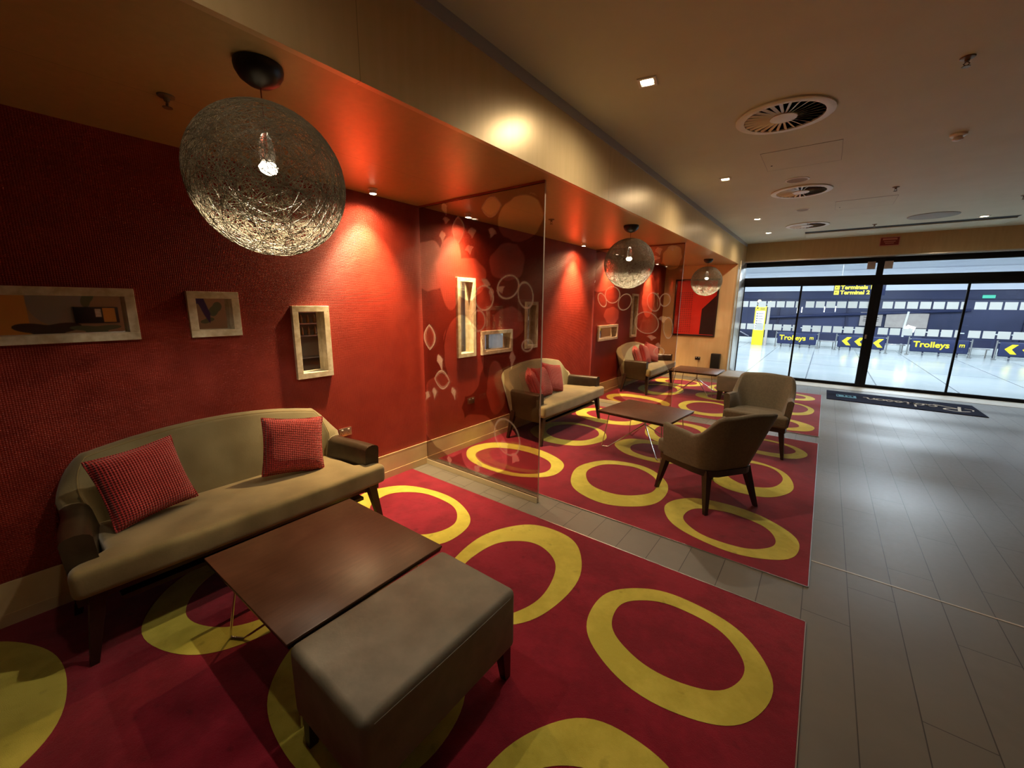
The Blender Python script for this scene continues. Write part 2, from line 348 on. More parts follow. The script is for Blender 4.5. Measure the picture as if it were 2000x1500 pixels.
CL = ['crimson carpet with lime rings under the nearest sofa and ottoman', 'crimson carpet with lime rings under the middle sofa and both armchairs', 'crimson carpet with lime rings farthest back, next to the mustard end wall']
for k, (ya, yb) in enumerate(((YB+.02, Y1), (Y2, Y3), (Y4, Y5))):
    b = MB(); b.box(.014, XR, ya, yb, .0005, .006); b.mi = 1
    for (o_, i_) in RN[k]:
        def el(e, n_=72):
            cx, cy, a, bb, t = e; ph = random.uniform(0, 6); out = []
            for j in range(n_):
                th = 2*PI*j/n_; q = 1+.008*math.sin(7*th+ph)
                ex, ey = a*abs(math.cos(th))**.95*math.copysign(1, math.cos(th)), bb*abs(math.sin(th))**.95*math.copysign(1, math.sin(th))
                x, y = ex*q, ey*q
                out.append((cx+x*math.cos(t)-y*math.sin(t), cy+x*math.sin(t)+y*math.cos(t)))
            return out
        # sample both outlines at matching directions from the inner centre
        O, I = el(o_), el(i_); cx, cy = i_[0], i_[1]
        key = lambda p: math.atan2(p[1]-cy, p[0]-cx)
        O.sort(key=key); I.sort(key=key)
        rows = [[Vector((max(x, .016), y, z)) for x, y in L] for L, z in ((O, .0055), (O, .0075), (I, .0075), (I, .0055))]
        b.grid(rows, close_v=True)
    o = b.build('carpet', [M['carpet'], M['ring']], smooth=20); tag(o, CL[k], 'carpet', 'ring patterned carpets')
    e = MB(); e.box(XR+.001, XR+.005, ya, yb, .0005, .0075)
    if k < 2: e.box(1.45, XR, yb+.001, yb+.005, .0005, .0075)
    if k: e.box(.02, XR, ya-.005, ya-.001, .0005, .0075)
    e.build('edge_trim', M['steel'], o)

# ------------------------------------------------------------------ red wall with recessed mirrors
WIN = [(-.62, .53, 1.385, 1.66), (.76, 1.03, 1.38, 1.655), (1.355, 1.628, 1.035, 1.57), (3.005, 3.28, 1.03, 1.86), (3.38, 3.94, 1.025, 1.295), (4.22, 4.49, 1.03, 1.625), (6.33, 7.14, .98, 1.245), (7.78, 8.08, .965, 1.81)]
ys = sorted({YB, YE+.1} | {v for w_ in WIN for v in w_[:2]}); zs = sorted({0., HS+.1} | {v for w_ in WIN for v in w_[2:]})
b = MB(); bm = b.bm; vv = {}
for y in ys:
    for z in zs: vv[y, z] = bm.verts.new((0, y, z))
for y0, y1 in zip(ys, ys[1:]):
    for z0, z1 in zip(zs, zs[1:]):
        if any(q[0] <= y0 and y1 <= q[1] and q[2] <= z0 and z1 <= q[3] for q in WIN): continue
        bm.faces.new([vv[y0, z0], vv[y1, z0], vv[y1, z1], vv[y0, z1]])
r = bmesh.ops.extrude_face_region(bm, geom=list(bm.faces))
for v in r['geom']:
    if isinstance(v, bmesh.types.BMVert): v.co.x -= .12
struct('wall_left', b, M['red_wall'])
WL = ['long wide whitewashed mirror frame at the left edge, above the nearest sofa', 'small square whitewashed mirror frame between the long one and the upright one', 'upright whitewashed mirror frame above the arm of the nearest sofa',
      'tallest whitewashed mirror frame seen through the first glass screen', 'low landscape whitewashed mirror frame seen through the first glass screen', 'narrow upright mirror frame seen near the free edge of the first glass screen',
      'small landscape mirror frame behind the second glass screen', 'tall very narrow mirror frame beside the farthest sofa']
for (y0, y1, z0, z1), lb in zip(WIN, WL):
    t = thing('wall_mirror', lb, 'mirror', (0, (y0+y1)/2, z0), 0, 'recessed mirrors in the red wall')
    W2, H2, f = (y1-y0)/2, z1-z0, .042
    b = MB()
    for a in ((-W2, W2, 0, f), (-W2, W2, H2-f, H2), (-W2, -W2+f, f, H2-f), (W2-f, W2, f, H2-f)): b.box(-.055, .028, a[0], a[1], a[2], a[3], .0015, 1)
    b.build('frame', M['frame_white'], t)
    b = MB(); b.box(-.060, -.034, -W2+.01, W2-.01, .01, H2-.01); b.build('mirror_glass', M['mirror'], t)
# skirting
b = MB(); b.box(.0, .012, YB, YE, .001, .228); b.box(.012, .013, YB, YE, .222, .230); b.box(.012, .016, YB, YE, .002, .068); struct('baseboard_left', b, M['baseboard'])
# soffit, bulkhead, lobby ceiling
b = MB(); b.box(-.12, XB-.0302, YB, YE+.1, HS, HS+.08); struct('ceiling', b, M['soffit'])
b = MB(); b.box(XB-.03, XB, YB, YD-.03, HS+.0, 2.867); b.box(XB-.03, XB, YE, YD-.03, 0, HS); struct('wall_bulkhead', b, M['gold'])
b = MB(); b.box(XB-.03, XB+.008, YB, YD-.2, 2.867, HC+.01); struct('trim_3', b, M['strip'])
b = MB(); b.box(XB-.03, XW+.1, YB, YD+.05, HC, HC+.1); struct('ceiling.001', b, M['ceiling'])
b = MB(); b.box(0, XB-.031, YE, YE+.1, 0, HS); struct('wall_end', b, M['gold_wall'])
b = MB(); b.box(.014, XB, YE-.012, YE, .001, .16); struct('baseboard_end', b, M['baseboard'])
b = MB(); b.box(XB, XB+.012, YE+.25, YD-.06, 0, 2.54, .003); struct('trim_4', b, M['metal_sheen'])  # pale metal facing added to imitate grazing reflections on the gold return
b = MB(); b.box(XW, XW+.1, YB, YD+.05, 0, HC); struct('wall_right', b, M['lobby'])
b = MB(); b.box(-.12, XW, YB-.1, YB, 0, HC); struct('wall_back', b, M['lobby'])
b = MB(); b.box(XB, XW, 10.50, YD+.03, 2.56, HC); struct('wall_lintel', b, M['gold_lintel'])
b = MB(); b.box(XB, XW, 10.50, YD-.02, 2.535, 2.56, .002); struct('trim_5', b, M['metal_sheen'])

# ------------------------------------------------------------------ glazed entrance
b = MB()
b.box(XB, XW, YD-.05, YD+.03, 2.44, 2.535); b.box(XB, XW, YD-.06, YD+.03, 2.04, 2.21, .004); b.box(XB, XW, YD-.062, YD-.058, 2.135, 2.139)
b.box(3.70, 3.80, YD-.05, YD+.03, 2.21, 2.44)
struct('window_frame', b, M['black_frame'])
b = MB(); b.box(XB, XW, YD-.012, YD, 2.21, 2.44); struct('window_1', b, M['glass'])
panels = [(1.475, 2.55), (2.55, 3.7495), (3.7505, 4.975), (4.975, 6.18)]
for i, (x0, x1) in enumerate(panels):
    e = bpy.data.objects.new('door_%d' % (i+1), None); C.objects.link(e); e['kind'] = 'structure'; e.location = (x0, YD-(.03 if i in (1, 2) else 0), 0)
    W_ = x1-x0; l = .085 if i == 2 else .018; rr = .075 if i == 1 else .018
    b = MB(); b.box(0, W_, -.02, .02, .004, .065); b.box(0, l, -.02, .02, .065, 2.04); b.box(W_-rr, W_, -.02, .02, .065, 2.04); b.box(l, W_-rr, -.02, .02, 2.02, 2.04)
    b.build('door_frame', M['black_frame'], e)
    b = MB(); b.box(l, W_-rr, -.004, .004, .065, 2.02); b.build('door_glass', M['glass'], e)
    b = MB(); k0 = math.ceil((x0+l-1.625)/.1735-.3)
    for zz in (1.575, 1.075):
        for k in range(k0, k0+9):
            xa = 1.625+k*.1735; xb = xa+.146; xa, xb = max(xa, x0+l), min(xb, x1-rr)
            if xb-xa > .02: b.box(xa-x0, xb-x0, -.0056, -.0042, zz, zz+.13)
    b.build('decal_row', M['decal'], e)
    if i in (1,): b = MB(); b.box(W_-.05, W_-.02, -.03, -.02, .98, 1.06, .003); b.build('door_handle', M['steel'], e)
b = MB(); b.box(6.18, 6.24, YD-.05, YD+.03, 0, 2.04); struct('trim_6', b, M['black_frame'])

for x, sd in ((3.61, 'left'), (3.86, 'right')):
    b = MB(); b.box(-.06, .06, -.03, 0, 0, .14, .004); o = b.build('door_sensor', M['beige']); o.location = (x, YD-.0505, 2.32); tag(o, 'beige sensor plate %s of the post above the doors' % sd, 'sensor', 'door sensors in the transom')
# ------------------------------------------------------------------ etched glass screens
SHP1 = [('c',0.392,1.871,0.145,0.300), ('c',0.093,1.923,0.277,0.213), ('c',0.622,1.802,0.175,0.167), ('c',1.145,2.219,0.205,0.163), ('c',1.026,1.915,0.167,0.138), ('c',1.058,1.449,0.135,0.116), ('v',0.501,2.203,0.070,0.107), ('v',0.866,2.338,0.102,0.074), ('r',0.786,1.643,0.100,0.098), ('r',1.037,1.727,0.107,0.085), ('r',1.207,1.663,0.068,0.097), ('o',1.145,2.219,0.221,0.170), ('l',0.360,2.299,0.039,0.022), ('l',0.659,2.174,0.041,0.033), ('l',0.310,2.176,0.034,0.038), ('l',0.626,2.043,0.041,0.030), ('l',0.340,2.397,0.028,0.044), ('l',0.876,2.153,0.038,0.031), ('l',0.807,1.768,0.049,0.026), ('l',0.962,1.714,0.038,0.025), ('l',0.866,1.686,0.024,0.043),
('c',0.538,1.138,0.242,0.361), ('o',0.538,1.138,0.250,0.374), ('d',0.123,1.076,0.151,0.430), ('v',0.103,1.282,0.076,0.117), ('v',0.258,0.894,0.101,0.085), ('l',0.236,1.073,0.034,0.064), ('l',0.048,0.719,0.030,0.041), ('l',0.148,0.761,0.029,0.048), ('l',0.409,0.798,0.027,0.052), ('r',0.720,1.455,0.077,0.086), ('o',0.307,0.409,0.304,0.250), ('c',0.307,0.409,0.287,0.236), ('o',0.916,0.893,0.103,0.226), ('c',0.916,0.893,0.096,0.220), ('d',1.035,0.652,0.086,0.071), ('r',1.037,0.497,0.128,0.158), ('l',1.008,0.418,0.037,0.049), ('l',1.126,0.337,0.042,0.037), ('l',0.725,0.172,0.033,0.027), ('l',0.334,0.12,0.028,0.036), ('r',1.232,1.283,0.051,0.043), ('l',1.087,1.174,0.027,0.055), ('d',1.117,0.965,0.082,0.147), ('l',0.690,0.12,0.034,0.034), ('c',1.028,1.486,0.122,0.075), ('c',.25,.5,.3,.3), ('c',.75,.35,.28,.28), ('c',.3,.75,.25,.2)]
SHP2 = [('o',0.015,1.588,0.127,0.299), ('r',0.156,1.671,0.062,0.114), ('r',0.326,1.751,0.120,0.128), ('r',0.537,1.640,0.099,0.126), ('c',0.329,1.430,0.121,0.130), ('r',0.899,1.336,0.184,0.155), ('r',0.983,1.643,0.091,0.136), ('l',1.000,2.376,0.045,0.043), ('l',1.184,2.40,0.057,0.03), ('l',0.964,2.278,0.059,0.022), ('c',1.198,2.264,0.128,0.157), ('r',1.224,1.272,0.066,0.150), ('l',1.139,1.405,0.059,0.038), ('r',1.118,0.914,0.075,0.062), ('l',1.095,1.005,0.031,0.046), ('d',0.771,1.565,0.095,0.311), ('r',1.146,1.673,0.074,0.089), ('l',0.993,1.123,0.062,0.031), ('c',0.901,1.718,0.092,0.304), ('c',.9,.5,.4,.5), ('c',.1,2.1,.3,.3)]
def screen(yy, shapes, label, seed):
    t = thing('glass_screen', label, 'glass screen', (0, yy, 0), 0, 'floral etched glass screens')
    WX, Z0, Z1 = 1.36, .012, HS-.004
    xs = np.arange(.012, WX, .0075); zs_ = np.arange(Z0, Z1, .0075); xs = np.append(xs, WX); zs_ = np.append(zs_, Z1)
    GX, GZ = np.meshgrid(xs, zs_, indexing='ij'); film = np.ones_like(GX); etch = np.zeros_like(GX)
    ang = {}
    rnd = random.Random(seed)
    for (k, cx, cz, a, bb) in shapes:
        th = rnd.uniform(-.5, .5) if k in 'rl' else 0
        dx, dz = GX-cx, GZ-cz; u = dx*math.cos(th)+dz*math.sin(th); v = -dx*math.sin(th)+dz*math.cos(th)
        d = np.sqrt((u/a)**2+(v/bb)**2); R_ = math.sqrt(a*bb)
        if k == 'c': d = d+.05*np.sin(3*np.arctan2(v, u)+cx*7)+.035*np.sin(7*np.arctan2(v, u)+cz*5)
        if k == 'v':
            A_, B_ = (u/a, v/bb) if a < bb else (v/bb, u/a); d = np.abs(A_)+B_**2; etch = np.maximum(etch, np.clip(1.5-np.abs(d-1)*R_/.007, 0, 1)); etch = np.maximum(etch, np.clip(1.3-np.abs(d-.8)*R_/.005, 0, 1)*.6); film = np.where(d < 1, .2, film)
        if k == 'c': film = np.minimum(film, np.clip((d-1)*R_/.012+.0, 0, 1)*.999+.05)
        if k == 'd': wob = d+.12*np.sin(5*np.arctan2(v, u)+cx*9); film = np.maximum(film, np.clip((1-wob)*R_/.012, 0, 1)*1.25)
        if k == 'r': etch = np.maximum(etch, np.clip(1.6-np.abs(d-1)*R_/.007, 0, 1)); film = np.where((d < 1), np.minimum(film, .75), film)
        if k == 'o': film = np.maximum(film, np.clip(1.6-np.abs(d-1)*R_/.008, 0, 1)*1.1)
        if k == 'l':   # ragged petal: kite like
            q = np.abs(u/a)*.8+np.abs(v/bb)*.8+.25*np.sin(3*u/a+1)*(v/bb); etch = np.maximum(etch, np.clip((1-q)*R_/.006, 0, 1)*.8); film = np.where(q < 1, .1, film)
    b = MB(); bm = b.bm
    nx, nz = GX.shape
    # front skin carries the pattern; back skin and edges close the pane
    V = [[bm.verts.new((GX[i, j], -.005, GZ[i, j])) for j in range(nz)] for i in range(nx)]
    for i in range(nx-1):
        for j in range(nz-1): bm.faces.new([V[i][j], V[i+1][j], V[i+1][j+1], V[i][j+1]])
    me = bpy.data.meshes.new('glass_pane'); bm.to_mesh(me); bm.free()
    for nm, arr in (('film', film), ('etch', etch)):
        at = me.attributes.new(nm, 'FLOAT', 'POINT'); at.data.foreach_set('value', np.clip(arr, 0, 1.3).astype(np.float32).ravel())
    me.materials.append(M['film']); o = bpy.data.objects.new('glass_pane', me); C.objects.link(o); o.parent = t
    b = MB(); b.box(.012, WX, -.0045, .005, Z0, Z1); b.build('backing_pane', M['glass_core'], o)
    b = MB(); b.box(WX, WX+.003, -.006, .006, Z0, Z1); b.build('edge_strip', M['edge_glass'], t)
    b = MB(); b.box(.016, WX, -.016, -.0065, 0, .05, .001, 1); b.box(.016, WX, .0065, .016, 0, .05, .001, 1); b.build('floor_channel', M['channel'], t)
    b = MB(); b.box(.0, WX, -.012, -.0065, HS-.014, HS-.001); b.box(.0, WX, .0065, .012, HS-.014, HS-.001); b.build('ceiling_channel', M['cable'], t)
M['glass_core'] = glass('clear_glass_core', (.97, .97, .95), refl=.3); M['edge_glass'] = mat('polished_glass_edge', (.55, .42, .34), .1, .3); M['channel'] = mat('brass_toned_channel', (.72, .66, .46), .3, .5)
screen(2.556, SHP1, 'near floor-to-ceiling glass screen with etched flowers, between the first two carpets', 1)
screen(6.13, SHP2, 'farther floor-to-ceiling glass screen with etched flowers, left of the middle round lamp', 2)

# ------------------------------------------------------------------ upholstered shells
def upath(w_, xf, xb, rc, inset=.0, n=6):
    """U-shaped plan line: left arm front, round the back, right arm front: (x, y, nx, ny, s) s=0 arms .. 1 back centre"""
    P = []
    yb = w_-inset
    for k in range(7):
        t = k/6; P.append((xf+(xb+rc-xf)*t, w_+(yb-w_)*t*t*(1.6-.6*t), 0, 1))
    for k in range(1, n):
        a = PI/2*k/n; P.append((xb+rc-rc*math.sin(a), yb-rc+rc*math.cos(a), -math.sin(a), math.cos(a)))
    for k in range(15):
        t = k/28; P.append((xb, (yb-rc)*(1-2*t), -1, 0))
    L = P+[(x, -y, nx, -ny) for x, y, nx, ny in reversed(P[:-1])]
    return L
def shell(mb, L, hfun, th, z0, lean, seg=6):
    rows = []
    for (x, y, nx, ny) in L:
        h = hfun(x, y); t = th(x, y) if callable(th) else th; r = min(t/2, .03); sec = []
        def pt(u, z):
            k = lean(x, y)*(z-.42)
            return Vector((x+nx*(u+k), y+ny*(u+k), z))
        for z in (z0, (z0+h)/2-.02): sec.append(pt(-t/2, z))
        for q in range(seg+1):
            a = PI*q/seg; sec.append(pt(-math.cos(a)*(t/2) if True else 0, h-r+math.sin(a)*r))
        for z in ((z0+h)/2, z0): sec.append(pt(t/2, z))
        rows.append(sec)
    mb.grid(rows, close_v=True, cap=True)
def leg(mb, x, y, z1, sx, sy, s0=.026, s1=.014):
    """tapered square leg from (x,y,z1) splayed to the floor by (sx,sy)"""
    rows = []
    for t in (0, .5, 1):
        s = s0+(s1-s0)*t; cx, cy, z = x+sx*t, y+sy*t, z1*(1-t)
        rows.append([Vector((cx+a*s, cy+b_*s, z)) for a, b_ in ((-1, -1), (1, -1), (1, 1), (-1, 1))])
    mb.grid(rows, close_v=True, cap=True)
def cushion_body(mb, outline, z0, z1, crown=.02, bev=.03):
    """thick pad from a plan outline with rounded edges and slight crown"""
    t = bmesh.new(); vs = [t.verts.new((x, y, z0)) for x, y in outline]; f = t.faces.new(vs)
    r = bmesh.ops.extrude_face_region(t, geom=[f])
    for v in r['geom']:
        if isinstance(v, bmesh.types.BMVert): v.co.z = z1 if v.co.x > 0 else z1-.02
    bmesh.ops.recalc_face_normals(t, faces=list(t.faces))
    bmesh.ops.bevel(t, geom=[e for e in t.edges], offset=bev, segments=4, profile=.55, affect='EDGES', clamp_overlap=True)
    mb.merge(t)

def make_sofa(label, loc, rz=0.):
    t = thing('sofa', label, 'sofa', loc, rz, 'two seat sofas along the red wall')
    w_, xf, xb, rc = .712, .20, -.30, .075
    L = upath(w_, xf, xb, rc, .055, 10)
    def h(x, y):                                    # flat back with raked ends that drop to the arms
        if x > xb+rc*.75: return .602-.015*(.2-x)
        k = min(1, max(0, (.668-abs(y))/.075)); k = .6*k+.4*k*k*(3-2*k)
        top = .795+.070*max(0, 1-(abs(y)/.60)**2)
        return .60+(top-.60)*k
    lean = lambda x, y: .06+.22*min(1, max(0, (-.14-x)/.15))
    arm = [p for p in L if p[0] >= -.10]; nA = len(arm)//2
    iL = [i for i, p in enumerate(L) if p[1] > 0 and p[0] >= -.235]; iR = [i for i, p in enumerate(L) if p[1] < 0 and p[0] >= -.235]
    for nm, sub, mt in (('armrest', L[:iL[-1]+1], 'leather'), ('armrest', L[iR[0]:], 'leather'), ('backrest', L[iL[-1]:iR[0]+1], 'suede_dark')):
        b = MB(); shell(b, sub, h, (lambda x, y: .105) if nm == 'armrest' else (lambda x, y: .10), .27, lean); b.build(nm, M[mt], t, smooth=50)
    # piping along the top of the back
    b = MB(); pts = []
    for p in L[iL[-1]+1:iR[0]]:
        x, y, nx, ny = p; z = h(x, y); k = lean(x, y)*(z-.42)+.0; pts.append((x+nx*(k-.045), y+ny*(k-.045), z-.014))
    b.tube(pts, .0035, 6); b.build('piping', M['suede'], t.children[-1])
    # seat: runs out past the fronts of the arms
    W2 = .766
    out = [(-.27, -W2+.13), (.12, -W2+.13), (.20, -W2+.0), (.285, -W2-.005), (.30, -.3), (.30, .3), (.285, W2+.005), (.20, W2), (.12, W2-.13), (-.27, W2-.13)]
    b = MB(); cushion_body(b, out, .335, .470, bev=.036); b.build('seat', M['suede'], t, smooth=60)
    b = MB(); b.box(-.27, .21, -.68, .68, .275, .345, .015); b.build('seat_base', M['leather'], t)  # dark leather here puts the shadow beneath the seat into the colour
    b = MB(); b.box(-.25, .22, -.62, .62, .235, .257); b.build('under_rail', M['leg_wood'], t)
    for sx in (-1, 1):
        for sy in (-1, 1):
            b = MB(); leg(b, (.20 if sx > 0 else -.20), sy*.685, .34, (.03 if sx > 0 else -.05), sy*.06, .030, .015); b.build('leg', M['leg_wood'], t)
    return t
sofa = make_sofa('nearest two seat sofa with olive suede seat and dark leather arms', (.415, .825, .0077))
SX = [dup(sofa, (.42, 4.42, .0077), 0, 'middle two seat sofa, partly behind the first glass screen'), dup(sofa, (.42, 7.84, .0077), 0, 'farthest two seat sofa, seen past the second glass screen')]

def make_armchair(label, loc, rz):
    t = thing('armchair', label, 'armchair', loc, rz, 'upholstered tub armchairs at the middle table')
    w_, xf, xb, rc = .285, .205, -.225, .12
    L = upath(w_, xf, xb, rc, .045, 10)
    def h(x, y):
        arm = .622-.06*(.205-max(x, -.15))
        if x > xb+rc*.85: return arm
        k = min(1, max(0, (.247-abs(y))/.065)); k = .6*k+.4*k*k*(3-2*k)
        top = .795+.022*max(0, 1-(abs(y)/.22)**2)
        return arm+(top-arm)*k
    lean = lambda x, y: .10+.25*min(1, max(0, (-.01-x)/.20))
    b = MB(); shell(b, L, h, lambda x, y: .062, .333, lean); b.build('backrest', M['chair_fab'], t, smooth=50)
    b = MB(); pts = []
    for x, y, nx, ny in L:
        z = h(x, y); k = lean(x, y)*(z-.42); pts.append((x+nx*(k-.026), y+ny*(k-.026), z-.012))
    b.tube(pts, .003, 6); b.build('piping', M['ottoman'], t.children[-1])
    out = [(-.19, -.16), (-.05, -.24), (.15, -.25), (.215, -.305), (.295, -.31), (.31, -.1), (.31, .1), (.295, .31), (.215, .305), (.15, .25), (-.05, .24), (-.19, .16)]
    b = MB(); cushion_body(b, out, .335, .455, bev=.03); b.build('seat', M['chair_fab'], t, smooth=60)
    b = MB(); out = [(-.235, -.135), (-.215, -.19), (-.17, -.235), (-.08, -.262), (.20, -.298), (.262, -.29), (.262, .29), (.20, .298), (-.08, .262), (-.17, .235), (-.215, .19), (-.235, .135)]
    t2 = bmesh.new(); f = t2.faces.new([t2.verts.new((x, y, .283)) for x, y in out]); r = bmesh.ops.extrude_face_region(t2, geom=[f])
    for v in r['geom']:
        if isinstance(v, bmesh.types.BMVert): v.co.z = .3325
    b.merge(t2); b.build('seat_frame', M['leg_wood'], t)
    for sx in (-1, 1):
        for sy in (-1, 1):
            b = MB(); leg(b, .215 if sx > 0 else -.17, sy*(.25 if sx > 0 else .19), .33, .05 if sx > 0 else -.09, sy*(.05 if sx > 0 else .06), .028, .014); b.build('leg', M['leg_wood'], t)
    return t
ch = make_armchair('nearer mushroom fabric armchair with its back to the viewer', (2.42, 3.55, .0077), math.radians(145))
dup(ch, (2.57, 5.22, .0077), math.radians(-92), 'farther mushroom fabric armchair facing the viewer, behind the nearer armchair')

def make_table(label, loc, rz):
    t = thing('coffee_table', label, 'coffee table', loc, rz, 'square coffee tables with wire legs')
    b = MB(); b.box(-.398, .398, -.368, .368, .418, .430, .0035, 2); b.build('table_top', M['table_top'], t)
    b = MB(); b.box(-.396, .396, -.366, .366, .397, .4185, .003, 2, taper=.985); b.build('edge_band', M['table_edge'], t)
    b = MB(); b.cyl((0, 0, .27), .011, .118, 16); b.cyl((0, 0, .388), .07, .016, 24); b.ball((0, 0, .27), .014, 8); b.build('hub', M['steel'], t)
    for sx in (-1, 1):
        for sy in (-1, 1):
            f = Vector((sx*.345, sy*.325, .0062)); g = Vector((sx*.285, sy*.29, .0062))
            b = MB(); b.tube([(sx*.30, sy*.27, .398), f+Vector((-sx*.003, -sy*.003, .03)), f, f+(g-f)*.15, g, g+(Vector((0, 0, .27))-g)*.04, (0, 0, .27)], .0055, 8); b.build('leg', M['chrome'], t)
    return t
tb = make_table('nearest square walnut coffee table with wire legs, touching the near ottoman', (1.302, .835, .0077), math.radians(1))
dup(tb, (1.57, 4.40, .0077), math.radians(-6), 'middle square walnut coffee table with wire legs, in front of two armchairs')
dup(tb, (1.285, 7.90, .0077), 0, 'farthest square walnut coffee table with wire legs, near the end wall')

def make_ottoman(label, loc, rz=0.):
    t = thing('ottoman', label, 'ottoman', loc, rz, 'grey upholstered ottomans beside the tables')
    b = MB(); b.box(-.225, .225, -.36, .36, .15, .428, .028, 4)
    b.build('seat', M['ottoman'], t, smooth=60)
    for s in (-1, 1):
        b = MB(); b.tube([(s*.224, -.32, .402), (s*.2255, -.1, .4), (s*.2255, .1, .4), (s*.224, .32, .402)], .0022, 6); b.build('seam', M['ottoman'], t.children[0])
    for sx in (-1, 1):
        for sy in (-1, 1):
            b = MB(); leg(b, sx*.185, sy*.315, .165, sx*.01, sy*.01, .026, .016); b.build('leg', M['leg_wood'], t)
    return t
ot = make_ottoman('near grey taupe leather ottoman drawn up against the nearest table', (1.934, .835, .0077))
o2 = dup(ot, (2.065, 7.91, .0077), 0, 'far wide grey ottoman beside the farthest table, behind an armchair'); o2.scale = (1.65, 1.08, 1)

# cushions
def make_cushion(label, loc, rot, group):
    b = MB(); n = 40; S = .186
    for sgn in (1, -1):
        rows = []
        for i in range(n+1):
            r = []
            for j in range(n+1):
                u, v = -1+2*i/n, -1+2*j/n
                e = max(0., (1-u**4)*(1-v**4))**.5; pinch = 1-.075*(1-abs(v)**2)*abs(u)**3
                pinv = 1-.075*(1-abs(u)**2)*abs(v)**3
                r.append(Vector((sgn*.068*e, u*S*pinch, v*S*pinv)))
            rows.append(r)
        b.grid(rows)
    bmesh.ops.remove_doubles(b.bm, verts=list(b.bm.verts), dist=1e-5)
    o = b.build('cushion', M['knit'], None, smooth=80); o.location = loc; o.rotation_euler = rot
    b = MB(); pts = []
    for k in range(4*24):
        q, f = divmod(k, 24); f = -1+2*f/24
        u, v = ((f, -1), (1, f), (-f, 1), (-1, -f))[q]
        pts.append((0, u*S*(1-.075*(1-v*v)*abs(u)**3), v*S*(1-.075*(1-u*u)*abs(v)**3)))
    b.tube(pts, .006, 6, closed=True); b.build('trim_cord', M['knit'], o)
    return tag(o, label, 'cushion', group)
R = math.radians
cu = make_cushion('red knitted cushion at the dim left end of the nearest sofa', (.300, .40, .665), (R(4), R(-20), R(14)), 'cushions on the nearest sofa')
def dcu(loc, rot, label, group): return dup(cu, loc, 0, label, group, rot)
dcu((.315, 1.155, .655), (R(-9), R(-20), R(-8)), 'red knitted cushion against the right arm end of the nearest sofa', 'cushions on the nearest sofa')
dcu((.36, 3.93, .645), (R(4), R(-24), R(34)), 'red cushion in the middle sofa seen through the glass screen', 'cushions on the middle sofa')
dcu((.345, 4.13, .650), (R(-6), R(-22), R(12)), 'middle one of three red cushions on the middle sofa', 'cushions on the middle sofa')
dcu((.30, 4.44, .655), (R(-12), R(-20), R(-6)), 'ribbed red cushion standing rightmost on the middle sofa', 'cushions on the middle sofa')
dcu((.33, 7.38, .650), (R(6), R(-20), R(20)), 'left pinkish red cushion on the farthest sofa', 'cushions on the farthest sofa')
dcu((.30, 7.88, .650), (R(-10), R(-20), R(6)), 'dark red cushion in the middle of the farthest sofa', 'cushions on the farthest sofa')
dcu((.33, 8.16, .655), (R(-22), R(-22), R(-18)), 'tilted dark red cushion next to the right arm of the farthest sofa', 'cushions on the farthest sofa')

# ------------------------------------------------------------------ round random-strand pendants
def make_pendant(label, x, y):
    t = thing('pendant_lamp', label, 'pendant lamp', (x, y, HS), 0, 'round strand pendant lamps under the soffit')
    b = MB(); b.lathe((0, 0, 0), [(.080, 0), (.082, -.012), (.079, -.028), (.066, -.050), (.042, -.067), (.012, -.076), (.004, -.077)], 40); b.build('canopy', M['black'], t)
    b = MB(); b.tube([(0, 0, -.07), (0, 0, -.30)], .0025, 6); b.build('cable', M['cable'], t)
    rnd = random.Random(11); Rr = .27; zc = 2.05-HS; b = MB()
    for k in range(235):
        ax = Vector((rnd.gauss(0, 1), rnd.gauss(0, 1), rnd.gauss(0, 1))).normalized(); u = ax.orthogonal().normalized(); v = ax.cross(u)
        off = rnd.uniform(-.62, .62)*rnd.uniform(.3, 1); rr = math.sqrt(1-off*off); q = Rr*rnd.uniform(.992, 1.004)
        n_ = 46; a0 = rnd.uniform(0, 6.28); ph = rnd.uniform(0, 6.28); wb = rnd.uniform(0, .05)
        pts = []
        for j in range(n_):
            a = a0+2*PI*j/n_; d = ax*(off+wb*math.sin(2*a+ph))+(u*math.cos(a)+v*math.sin(a))*rr
            pts.append(d.normalized()*q+Vector((0, 0, zc)))
        b.tube(pts, 0.00092, 3, closed=True)
    b.build('globe', M['strand'], t, smooth=None)
    b = MB(); b.lathe((0, 0, 2.145-HS), [(.004, .085), (.012, .075), (.024, .045), (.028, .0), (.024, -.02), (.012, -.03)], 24); b.build('lamp_holder', M['bulb_glass'], t)
    b = MB(); b.lathe((0, 0, 2.115-HS), [(.004, .006), (.024, .003), (.034, -.012), (.026, -.030), (.008, -.038)], 24); b.build('bulb', M['glow_bulb'], t)
    return t
pd = make_pendant('nearest large round strand pendant lamp hanging above the first coffee table', *PEND[0])
dup(pd, (*PEND[1], HS), .9, 'middle round strand pendant lamp with bright bulb above the middle sofa group')
dup(pd, (*PEND[2], HS), 2.1, 'farthest and smallest looking round strand pendant lamp in front of the red picture')

